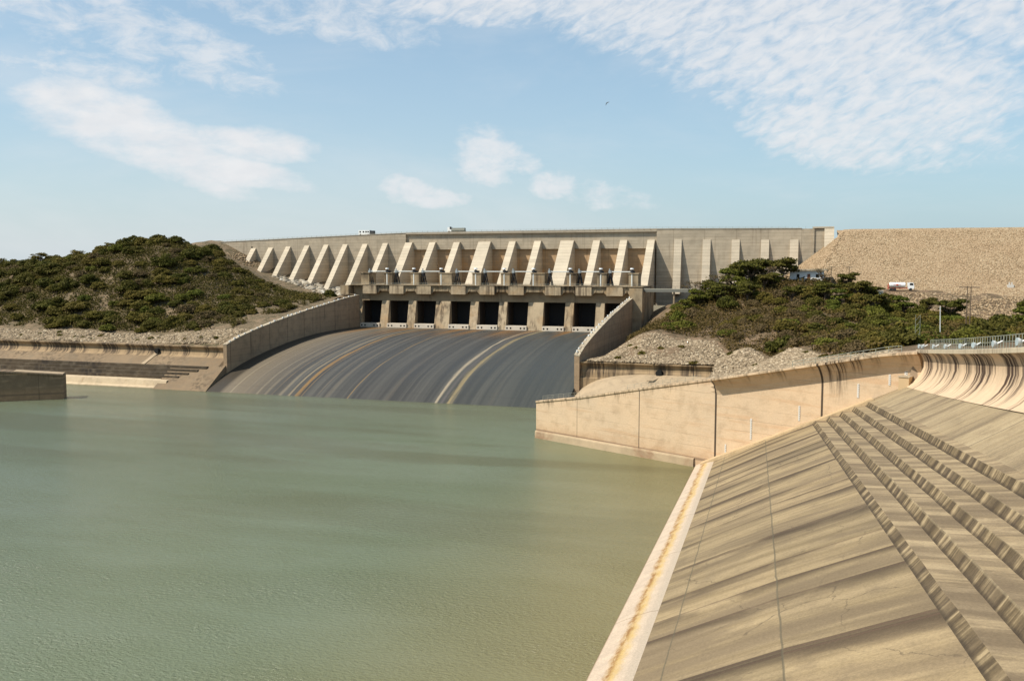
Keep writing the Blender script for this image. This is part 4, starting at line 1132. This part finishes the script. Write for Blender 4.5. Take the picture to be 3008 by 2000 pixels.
# ------------------------------------------------------------------ trees and shrubs
def leaf_cloud(lobes, n, size, flat=.8, hollow=.55):
    """leaf-sized quads through a set of ellipsoid lobes (centre, radii)"""
    vol = np.array([r[0] * r[1] * r[2] for c, r in lobes]) ** .75; vol /= vol.sum()
    which = rng.choice(len(lobes), n, p=vol)
    C = np.array([c for c, r in lobes])[which]; Rr = np.array([r for c, r in lobes])[which]
    d = rng.normal(size=(n, 3)); d /= np.linalg.norm(d, axis=1)[:, None]
    d[:, 2] = np.where(d[:, 2] < -.25, -d[:, 2] * .6, d[:, 2])
    rad = hollow + (1.12 - hollow) * rng.random(n) ** .7
    p = C + d * Rr * rad[:, None]
    nr = d + rng.normal(size=(n, 3)) * .75; nr[:, 2] += .35; nr /= np.linalg.norm(nr, axis=1)[:, None]
    t1 = np.cross(nr, rng.normal(size=(n, 3))); t1 /= np.linalg.norm(t1, axis=1)[:, None]; t2 = np.cross(nr, t1)
    s_ = (size * (.55 + .9 * rng.random(n)))[:, None]
    V = np.stack([p - t1 * s_ * .5, p + t2 * s_ * .42, p + t1 * s_ * .5, p - t2 * s_ * .42], 1)
    F = np.arange(n * 4).reshape(n, 4)
    lob_t = rng.random(len(lobes))[which]
    tint = np.clip(.45 * lob_t + .55 * rng.random(n), 0, 1)
    return V.reshape(-1, 3), F, np.repeat(tint, 4)


def twigs(mbx, base, tips, r0, mi=0):
    for tip in tips:
        mid = Vector(base) * .5 + Vector(tip) * .5 + Vector((random.uniform(-.3, .3), random.uniform(-.3, .3), random.uniform(-.1, .3)))
        mbx.tube(base, mid, r0, r0 * .65, 5, mi, cap=False); mbx.tube(mid, tip, r0 * .65, r0 * .25, 5, mi, cap=False)


def join_mesh(name, mbx, V, F, tint, mats):
    """stems (material 0) and leaves (material 1) as one mesh"""
    sv = np.array(mbx.v).reshape(-1, 3); k = len(sv)
    sf = [f for f in mbx.f]
    allf = np.array([list(f) + [f[-1]] * (4 - len(f)) for f in sf if len(f) == 4]).reshape(-1, 4)
    me = fast_mesh(name, np.r_[sv, V], np.r_[allf, F + k], mats, np.r_[np.full(k, .5), tint])
    me.polygons.foreach_set('material_index', np.r_[np.zeros(len(allf), np.int32), np.ones(len(F), np.int32)].astype(np.int32)[:len(me.polygons)])
    return me


def shrub_mesh(name, rad, h, n, leaf, mat, nl=14):
    """rounded crown that reaches the ground, built of unequal clumps"""
    lobes = []
    for i in range(nl):
        a = random.random() * 6.283; q = math.sqrt(random.random()) * rad * .74
        rr = rad * random.uniform(.26, .50); top = h * (1.0 - .62 * (q / rad) ** 2) * random.uniform(.72, 1.05)
        rz = rr * random.uniform(.55, .85)
        lobes.append(((q * math.cos(a), q * math.sin(a), max(top - rz, rz * .5)), (rr, rr * random.uniform(.8, 1.1), rz)))
    for i in range(9):
        a = i / 9 * 6.283 + random.uniform(-.3, .3); q = rad * random.uniform(.55, .85)
        lobes.append(((q * math.cos(a), q * math.sin(a), h * .18), (rad * .32, rad * .32, h * random.uniform(.2, .34))))
    V, F, T = leaf_cloud(lobes, n, leaf, hollow=.6)
    m = MB(); twigs(m, (0, 0, -.4), [Vector(c) for c, r in lobes[:6]], .10 * rad / 3)
    return join_mesh(name, m, V, F, T, [M['wood'], mat])


def tree_parts(rad, h, n, leaf, mat, flat=True, nl=10, bare=False):
    m = MB(); hb = h * random.uniform(.28, .38); top = Vector((random.uniform(-.4, .4), random.uniform(-.3, .3), hb))
    m.tube((0, 0, -.6), top, .055 * h, .042 * h, 7, cap=False); lobes = []
    for i in range(nl):
        a = i / nl * 6.283 + random.uniform(-.4, .4); q = rad * random.uniform(.25, .85)
        z = h * (random.uniform(.72, .92) if flat else random.uniform(.5, .95))
        c = Vector((q * math.cos(a), q * math.sin(a), z)); rr = rad * random.uniform(.22, .40)
        lobes.append((tuple(c), (rr * 1.25, rr * 1.1, rr * (.36 if flat else .6))))
        mid = top * .5 + c * .5 + Vector((0, 0, -h * .04)); m.tube(top, mid, .028 * h, .018 * h, 5, cap=False); m.tube(mid, c, .018 * h, .006 * h, 5, cap=False)
        for k in range(3 if not bare else 6):
            e = c + Vector((random.uniform(-1, 1) * rr, random.uniform(-1, 1) * rr, random.uniform(0, .6) * rr)); m.tube(mid * .4 + c * .6, e, .009 * h, .003 * h, 4, cap=False)
    trunk = np.array(m.v); tf = np.array([f for f in m.f if len(f) == 4])
    tm = fast_mesh('trunk', trunk, tf, M['wood'])
    V, F, T = leaf_cloud(lobes, n, leaf, hollow=.25); cm = fast_mesh('crown', V, F, mat, T)
    return tm, cm


def tree_proto(name, *a, **k):
    r = thing(name, '', 'tree'); tm, cm = tree_parts(*a, **k); link('trunk', tm, r); link('crown', cm, r); return r


SH = {}
for key, mat, kw in (('olive', 'leaf_olive', dict(rad=3.3, h=3.0, n=3800, leaf=.44)), ('dark', 'leaf_dark', dict(rad=3.5, h=3.5, n=4200, leaf=.45)), ('bright', 'leaf_bright', dict(rad=2.8, h=2.8, n=3200, leaf=.38)), ('dry', 'leaf_dry', dict(rad=2.8, h=2.2, n=2400, leaf=.34)), ('low', 'leaf_olive', dict(rad=1.3, h=1.0, n=420, leaf=.32))):
    SH[key] = [shrub_mesh(key + '_shrub', mat=M[mat], **kw) for _ in range(4)]
NAMES = {'olive': ('thorn_shrub', 'shrub'), 'dark': ('dense_shrub', 'shrub'), 'bright': ('leafy_bush', 'bush'), 'dry': ('dry_bush', 'bush'), 'low': ('small_bush', 'bush')}


def put_shrub(key, x, y, z, s_, label, group):
    o = bpy.data.objects.new(NAMES[key][0], random.choice(SH[key])); COL.objects.link(o)
    o.location = (x, y, z); o.rotation_euler = (random.uniform(-.08, .08), random.uniform(-.08, .08), random.random() * 6.283)
    o.scale = (s_ * random.uniform(.85, 1.2), s_ * random.uniform(.85, 1.2), s_ * random.uniform(.8, 1.15))
    return tag(o, label, NAMES[key][1], group)


def scatter(n, x0, x1, y0, y1, fn, ok, mind, choose):
    got, tries = [], 0
    while len(got) < n and tries < n * 60:
        tries += 1; x, y = random.uniform(x0, x1), random.uniform(y0, y1)
        if not ok(x, y): continue
        if any((x - a) ** 2 + (y - b) ** 2 < (mind * q) ** 2 for a, b, q in got): continue
        key, s_, lab, grp = choose(x, y); got.append((x, y, s_))
        put_shrub(key, x, y, float(fn(np.array([x]), np.array([y]))[0]) - .15, s_, lab, grp)
    return got


DESC = {'olive': 'olive rounded thorn shrub', 'dark': 'dark dense shrub', 'bright': 'bright green leafy bush', 'dry': 'brown half dry bush', 'low': 'small low green tuft'}


def okL(x, y):
    if x > -248 + (y - 324) * .3 and y < 385: return x < -221 and random.random() < .5
    if y > 407 and x > -292: return False
    if x > -222: return False
    if y > 436 or (x > -335 and y > 424): return False
    return y > 323.5


def chL(x, y):
    zone = 'at the foot of the left hill, above the riprap' if y < 345 else ('on the left hill crest against the sky' if y > 392 else 'on the middle of the left hillside')
    key = random.choices(['olive', 'dark', 'bright', 'dry'], [.46, .34, .06, .14])[0]
    return key, random.uniform(.85, 1.75) * (1.0 if y > 332 else .8) * (.62 if x > -285 and y > 378 or x > -245 else 1), f'{DESC[key]} {zone}', f'{DESC[key]}s {zone}'


scatter(300, -445, -222, 324, 428, zL, okL, 2.9, chL)


def okR(x, y):
    if not keepR(np.array([x]), np.array([y]))[0]: return False
    if y < float(seg_y(x)) + 2.5 and x < 18: return False
    if x < -63: return False
    if x < -50 and y > 375: return False
    if y > 404 or (x > 22 and y > 384): return False
    if float(zE(np.array([x]), np.array([y]))[0]) > float(zR(np.array([x]), np.array([y]))[0]) + .3: return False
    if x > 20 and y > vegline(x): return False
    if -7 < x < 14 and y > 376: return False
    if 18 < x and y < 225: return x > 34 and y > 160
    return True


def chR(x, y):
    front = x < 16 and y < 372
    if front and x > -50: key = random.choices(['olive', 'dark', 'bright', 'dry'], [.34, .10, .14, .42])[0]
    else: key = random.choices(['olive', 'dark', 'bright', 'dry'], [.34, .34, .22, .10])[0]
    zone = 'behind the fence on the right' if x > 30 else ('on the front of the right hill, above the riprap' if y < 355 else 'on the upper part of the right hill')
    return key, random.uniform(.8, 1.6), f'{DESC[key]} {zone}', f'{DESC[key]}s {zone}'


scatter(300, -62, 96, 215, 404, zR, okR, 2.5, chR)


def ground_cover(name, n, x0, x1, y0, y1, fn, ok, size, mat, label, tall=1.0):
    """knee-high scrub nobody could count, between the shrubs"""
    X, Y = x0 + (x1 - x0) * rng.random(n), y0 + (y1 - y0) * rng.random(n)
    k = ok(X, Y) & (vnoise(X / 4.5, Y / 4.5, 2) + .5 * vnoise(X / 1.7, Y / 1.7, 3) > -.27); X, Y = X[k], Y[k]; n = len(X)
    p = np.stack([X, Y, fn(X, Y) + (rng.random(n) ** 1.3) * tall * (1.2 + 1.6 * vnoise(X / 3.1, Y / 3.1))], -1)
    nr = rng.normal(size=(n, 3)); nr[:, 2] += .8; nr /= np.linalg.norm(nr, axis=1)[:, None]
    t1 = np.cross(nr, rng.normal(size=(n, 3))); t1 /= np.linalg.norm(t1, axis=1)[:, None]; t2 = np.cross(nr, t1); s_ = (size * (.5 + rng.random(n)))[:, None]
    V = np.stack([p - t1 * s_ * .5, p + t2 * s_ * .4, p + t1 * s_ * .5, p - t2 * s_ * .4], 1)
    me = fast_mesh(name, V.reshape(-1, 3), np.arange(n * 4).reshape(n, 4), mat, np.repeat(np.clip(vnoise(X / 6, Y / 6, 1) + .5, 0, 1) * .6 + .4 * rng.random(n), 4))
    return tag(link(name, me), label, 'scrub', None, 'stuff')


ground_cover('undergrowth', 170000, -470, -222, 325, 430, zL, lambda X, Y: (X < -221) & ((X < -250 + (Y - 324) * .28) | (vnoise(X / 6, Y / 6, 1) > .06)) & ~((X > -290) & (Y > 410)) & ~((X > -335) & (Y > 424)), .70, M['leaf_scrub'], 'low brownish scrub covering the left hill between the shrubs', 1.4)
ground_cover('undergrowth', 190000, -62, 96, 215, 404, zR, lambda X, Y: keepR(X, Y) & ((X < 12) | (vnoise(X / 7, Y / 7, 1) > -.08)) & ~((Y < seg_y(X) + 2) & (X < 18)) & ~((X < -50) & (Y > 375)) & ~((X > 18) & (Y > vegline(X))) & ~((X > 18) & (Y < 225)), .62, M['leaf_scrubdry'], 'low dry brown scrub covering the right hill between the shrubs', 1.6)
for x_, y_ in (): pass
# tufts growing between the riprap stones
for x, y in ((-52, 312), (-46, 316), (-55, 318), (-33, 300), (-39, 317), (-24, 306), (-60, 309), (-11, 268), (-4, 256), (2, 243), (-58, 322), (8, 226), (12, 218), (-20, 284), (6, 229), (10, 222)):
    put_shrub('low', x, y, float(zR(np.array([x]), np.array([y]))[0]) - .1, random.uniform(.8, 1.4), 'small low green tuft among the pale riprap behind the training wall', 'tufts in the right riprap')
for x in (-322, -312, -309, -300, -291, -289, -268, -262, -258, -243, -236, -228, -330, -296):
    y = random.uniform(312.5, 319); put_shrub('low', x, y, float(zL(np.array([x]), np.array([y]))[0]) - .1, random.uniform(.7, 1.2), 'small low green tuft among the riprap above the left wave wall', 'tufts in the left riprap')

# trees one can tell apart
aca = [tree_proto('acacia_tree', 5.0, 5.6, 1700, .44, M['leaf_olive'], nl=14, flat=False), tree_proto('acacia_tree', 4.6, 5.2, 2000, .46, M['leaf_dark'], nl=14, flat=False), tree_proto('acacia_tree', 4.8, 5.2, 1300, .42, M['leaf_olive'], nl=15, flat=False)]
gre = [tree_proto('broadleaf_tree', 4.6, 7.0, 2400, .55, M['leaf_dark'], flat=False, nl=13), tree_proto('broadleaf_tree', 4.2, 6.2, 2200, .55, M['leaf_bright'], flat=False, nl=12)]
bar = [tree_proto('bare_tree', 4.6, 7.5, 420, .36, M['leaf_dry'], flat=False, nl=11, bare=True)]
used = set()


def put_tree(lst, k, x, y, s_, label, fn, rz=None, group='trees on the hills'):
    p = lst[k]; z = float(fn(np.array([x]), np.array([y]))[0]) - .2; rz = random.random() * 6 if rz is None else rz
    if p.name in used: return dup(p, (x, y, z), rz, label, group, (s_,) * 3)
    used.add(p.name); p.location = (x, y, z); p.rotation_euler.z = rz; p.scale = (s_,) * 3; p['label'] = label; p['group'] = group
    return p


put_tree(aca, 2, -430, 398, 1.0, 'open-crowned acacia cut by the left edge of the photo', zL)
put_tree(aca, 0, -402, 399, 1.05, 'thin open-crowned acacia standing alone on the left skyline', zL)
put_tree(aca, 2, -376, 399, 1.05, 'second thin acacia on the left skyline, beside the first gap', zL)
put_tree(aca, 0, -356, 401, .85, 'small acacia on the skyline where the left hill steepens', zL)
put_tree(aca, 1, -340, 404, .9, 'dark acacia on the summit of the left hill, left side', zL)
put_tree(aca, 1, -328, 405, .95, 'dark acacia on the very top of the left hill', zL)
put_tree(aca, 1, -316, 405, .85, 'dark acacia on the summit of the left hill, right side', zL)
put_tree(aca, 0, -304, 402, .7, 'small acacia just below the right side of the left summit', zL)
put_tree(gre, 0, -20, 392, 1.75, 'tall dark broad tree on the right hill in front of the dam', zR)
put_tree(gre, 1, -27, 390, 1.65, 'yellow green tree left of the tall dark one on the right hill', zR)
put_tree(gre, 0, -7, 393, 1.5, 'rounded green tree on the right hill just left of the white house', zR)
put_tree(gre, 1, -11, 386, 1.0, 'smaller bright tree below the rounded one left of the white house', zR)
put_tree(bar, 0, -41, 385, 1.3, 'bare brown tree leaning over the left side of the right hill', zR, 2.0)
put_tree(bar, 0, -31, 384, 1.35, 'bare brown tree with forked trunk below the yellow green tree', zR, 4.2)
put_tree(bar, 0, -14, 388, 1.2, 'thin bare tree between the two green trees by the house', zR, .7)
put_tree(bar, 0, 8.5, 389, .85, 'bare dark tree in front of the white house', zR, 3.3)
for x_, y_, k_, s_, lab_ in ((-24, 396, 0, 1.7, 'tall dark tree behind the yellow green one, nearest the dam'), (-15, 396, 0, 1.55, 'tall dark tree right of the tallest one, close under the dam face'), (-31, 376, 0, 1.25, 'round dark tree under the two forked bare trees'),
                             (-40, 379, 1, 1.2, 'round bright tree at the left shoulder, beside the leaning bare tree'), (-20, 371, 0, 1.2, 'wide dark tree in the middle of the right hill'), (24, 376, 1, 1.2, 'bright round tree just left of the blue grey kiosk'),
                             (84, 312, 0, 1.5, 'big dark tree behind the fence close to the right edge'), (74, 300, 1, 1.35, 'big yellow green tree behind the last floodlights'), (36, 356, 1, 1.15, 'bright round tree downhill of the dark one below the tanker'),
                             (-36, 388, 0, 1.2, 'dark broad tree at the left shoulder of the right hill, behind the bare trees'), (-14, 382, 0, 1.05, 'dark round tree below the tall pair on the right hill'), (-24, 380, 1, 1.1, 'yellow green tree low on the crown of the right hill'),
                             (-3, 362, 0, 1.05, 'dark tree on the slope straight below the white house'), (9, 366, 0, 1.1, 'broad dark green tree below and right of the white house'), (21, 372, 0, 1.15, 'large dark tree on the right shoulder of the hill, under the kiosk'),
                             (-44, 372, 1, 1.0, 'yellowish tree at the left edge of the right hill'), (14, 360, 1, 1.1, 'bright green tree halfway down the right side of the hill'), (26, 352, 0, 1.15, 'dark spreading tree at the right foot of the hill')):
    put_tree(gre, k_, x_, y_, s_, lab_, zR)
put_tree(gre, 0, 17.5, 389, 1.05, 'green tree beside the power pole right of the white house', zR)
put_tree(gre, 0, 27, 378, .85, 'dark rounded tree below the parked tanker', zR)
put_tree(gre, 0, 34, 366, .8, 'dark green tree downhill of the tanker', zR)
put_tree(gre, 0, 44, 355, 1.0, 'large dark round tree left of the tall pale pole', zR)
put_tree(gre, 0, 50, 345, 1.15, 'spreading dark tree right of the tall pale pole', zR)
put_tree(gre, 1, 78, 320, 1.3, 'wide pale green tree behind the right end of the fence', zR)
put_tree(gre, 0, 72, 335, 1.2, 'round dark tree behind the wooden power pole', zR)
put_tree(gre, 1, 62, 285, 1.2, 'yellow green tree cut by the right edge of the photo', zR)
put_tree(gre, 1, 20, 262, .85, 'bright leafy tree left of the fence corner', zR)
put_tree(gre, 1, 14, 258, .7, 'low bright tree at the foot of the right hill, behind the handrail', zR)

# ------------------------------------------------------------------ small things
hs = thing('house', 'low white flat-roofed house among trees on the right hill below the dam', 'house', (3, 399, 41))
mb = MB(); mb.box(-4.4, 9.2, 397, 405, 38, 45.8); mb.build('wall', M['white'], hs)
mb = MB(); mb.box(-6.2, 10.6, 395.6, 406, 45.9, 46.5); mb.build('roof', M['cope'], hs)
for a, b, z0, z1, nm, mt in ((-1.6, -.5, 43.0, 44.4, 'window', 'dark'), (2.6, 3.8, 41.6, 44.5, 'door', 'brownwood'), (6.0, 7.2, 43.0, 44.4, 'window', 'dark')):
    if mt == 'brownwood' and mt not in M: M[mt] = finish(material('brown_wood'), (.20, .08, .04), .7)
    mb = MB(); mb.box(a, b, 396.94, 397.2, z0, z1); mb.build(nm, M[mt], hs)

M['tyre'] = finish(material('tyre_rubber'), (.03, .03, .03), .9)
M['redpaint'] = finish(material('red_paint'), (.45, .10, .07), .5)
M['bluepaint'] = finish(material('blue_grey_paint'), (.16, .25, .33), .6)
M['cargo'] = finish(material('grey_tarpaulin'), (.27, .27, .23), .8)


def tanker():
    b = Vector((38.6, 394, 38.0)); r = thing('tanker_truck', 'white tanker truck with red chassis parked at the foot of the rock embankment', 'truck', tuple(b))
    def Q(x, y, z): return (b.x + x, b.y + y, b.z + z)
    m = MB(); n = 14
    rows = [[Q(xx, 1.05 * rr * math.cos(2 * math.pi * k / n), 2.25 + 1.0 * rr * math.sin(2 * math.pi * k / n)) for k in range(n + 1)] for xx, rr in ((-4.4, 0), (-4.4, .85), (-4.15, 1), (1.3, 1), (1.55, .85), (1.55, 0))]
    m.loft(rows, flip=True); m.build('tank', M['white'], r)
    m = MB(); m.box(b.x - 3, b.x - .2, b.y - 1.09, b.y - 1.0, b.z + 2.2, b.z + 2.35); m.box(b.x - 1.9, b.x - 1.2, b.y - 1.10, b.y - 1.0, b.z + 1.95, b.z + 2.6); m.build('red_marking', M['redpaint'], r)
    m = MB(); m.box(b.x - 4.9, b.x + 4.2, b.y - .5, b.y + .5, b.z + .75, b.z + 1.15); m.box(b.x - 5.0, b.x - 4.7, b.y - 1.1, b.y + 1.1, b.z + .5, b.z + 2.6); m.build('chassis', M['redpaint'], r)
    m = MB(); m.prism([Q(2.4, -1.15, .7), Q(4.7, -1.15, .7), Q(4.75, -1.15, 1.9), Q(4.35, -1.15, 3.2), Q(2.4, -1.15, 3.2)], (0, 2.3, 0)); cab = m.build('cab', M['white'], r)
    m = MB(); m.prism([Q(3.1, -1.18, 2.1), Q(4.45, -1.18, 2.1), Q(4.2, -1.18, 2.95), Q(3.1, -1.18, 2.95)], (0, .025, 0)); m.build('window', M['dark'], r)
    for xx in (-3.6, -2.4, 3.5):
        for yy in (-1.15, .85): m = MB(); m.tube(Q(xx, yy, .5), Q(xx, yy + .3, .5), .52, n=14); m.build('wheel', M['tyre'], r)


tanker()
sh_ = thing('kiosk', 'small blue grey kiosk half hidden by trees left of the tanker', 'hut', (29.6, 386, 36))
mb = MB(); mb.box(28.0, 31.2, 385, 388, 34.5, 37.9); mb.build('wall', M['white'], sh_)
mb = MB(); mb.box(29.3, 30.9, 384.94, 385.3, 35.7, 37.5); mb.build('door', M['bluepaint'], sh_)
mb = MB(); mb.box(27.6, 31.6, 384.6, 388.4, 37.92, 38.15); mb.build('roof', M['railbrown'], sh_)
zz_ = float(zE(np.array([79.]), np.array([400.]))[0])
pk = thing('instrument_box', 'tiny white box with two short uprights on the rock embankment at the far right', 'box', (79, 400, zz_))
mb = MB(); mb.box(77.9, 80.2, 399.4, 400.6, zz_ - .3, zz_ + .9); mb.build('body', M['gauge'], pk)
for xx in (78.6, 79.5): mb = MB(); mb.box(xx - .2, xx + .2, 399.7, 400.2, zz_ + .9, zz_ + 1.9); mb.build('upright', M['gauge'], pk)

# on the crest road
zc = crest(-234)
bs = thing('bus', 'pale bus with dark windows standing on the dam crest, left', 'bus', (-232, 459, zc))
mb = MB(); mb.box(-236.4, -229.6, 458, 460.4, zc + .5, zc + 3.0); mb.build('body', M['white'], bs)
for a in (-235.8, -233.8, -232.2, -230.9): mb = MB(); mb.box(a, a + .9, 457.95, 458.1, zc + 1.7, zc + 2.5); mb.build('window', M['dark'], bs)
mb = MB(); mb.box(-229.59, -227.2, 458.1, 460.3, zc + .5, zc + 2.7); mb.build('cab', M['darksteel'], bs)
for xx in (-235.2, -230.4, -228): mb = MB(); mb.tube((xx, 457.9, zc + .45), (xx, 458.3, zc + .45), .5, n=12); mb.build('wheel', M['tyre'], bs)
zc = crest(-178)
tr = thing('flatbed_truck', 'long flatbed truck with white cab and grey load on the dam crest', 'truck', (-178, 459, zc))
mb = MB(); mb.box(-182.9, -180.7, 458, 460.3, zc + .6, zc + 2.9); mb.build('cab', M['white'], tr)
mb = MB(); mb.box(-181.6, -180.65, 457.96, 458.2, zc + 1.8, zc + 3.2); mb.build('exhaust_stack', M['darksteel'], tr)
mb = MB(); mb.box(-180.5, -173.2, 458, 460.3, zc + 1.0, zc + 2.5); mb.build('cargo', M['cargo'], tr)
mb = MB(); mb.box(-182.8, -172.9, 458.3, 460, zc + .55, zc + .98); mb.build('chassis', M['darksteel'], tr)
for xx in (-182, -177.5, -174.4): mb = MB(); mb.tube((xx, 457.9, zc + .45), (xx, 458.3, zc + .45), .5, n=12); mb.build('wheel', M['tyre'], tr)


def pole(name, label, x, y, z, h, r0, arm=0, mat='wood', double=False, rz=0, lean=0):
    r = thing(name, label, 'pole', (x, y, z)); c, s_ = math.cos(rz), math.sin(rz)
    for k in ((-.5, .5) if double else (0,)):
        m = MB(); m.tube((x + k * c, y + k * s_, z - 1), (x + k * c + lean, y + k * s_, z + h), r0, r0 * .7, 8); m.build('post', M[mat], r)
    if arm: m = MB(); m.tube((x - arm * c, y - arm * s_, z + h - .3), (x + arm * c, y + arm * s_, z + h - .3), .13, n=6); m.build('crossarm', M['wood'], r)
    if double:
        m = MB()
        for q in range(6): m.tube((x - .5 * c, y - .5 * s_, z + h * q / 6), (x + .5 * c, y + .5 * s_, z + h * (q + 1) / 6), .035, n=4)
        m.build('brace', M[mat], r)
    return r


pole('power_pole', 'T-shaped wooden power pole just right of the white house', 12.0, 396, 39, 8.6, .18, 1.6)
pole('power_pole', 'second T-shaped power pole, further right of the white house', 19.0, 397, 38, 9.6, .16, 1.5)
pole('power_pole', 'wooden double power pole with wide crossarm behind the fence', 48.3, 300, 28, 13.8, .16, 2.8, 'wood', True)
pole('light_pole', 'tall bare pale concrete pole rising behind the fence', 31.7, 232, 28.6, 9.9, .13, 0, 'palepipe', lean=-.35)
pole('power_pole', 'thin lattice pole behind the corner of the fence', 26.2, 228, 28.4, 8.2, .05, 0, 'galv', True)

bd = thing('bird', 'black bird gliding high in the blue sky near the middle', 'bird', (-62, 297, 100))
d_ = Vector((math.sin(R(-11.80)) * math.cos(R(9.92)), math.cos(R(-11.80)) * math.cos(R(9.92)), math.sin(R(9.92)))) * 220 + Vector((0, 0, CAMZ)); bd.location = d_
m = MB(); q = [(-.45, 0, -.75), (-.40, .05, -.1), (-.05, .05, .34), (.8, .1, .42), (.15, -.05, .12), (-.2, -.05, -.2)]
m.prism([tuple(Vector(p) * .7 + d_) for p in q], (0, .12, 0)); m.build('body', M['darksteel'], bd)
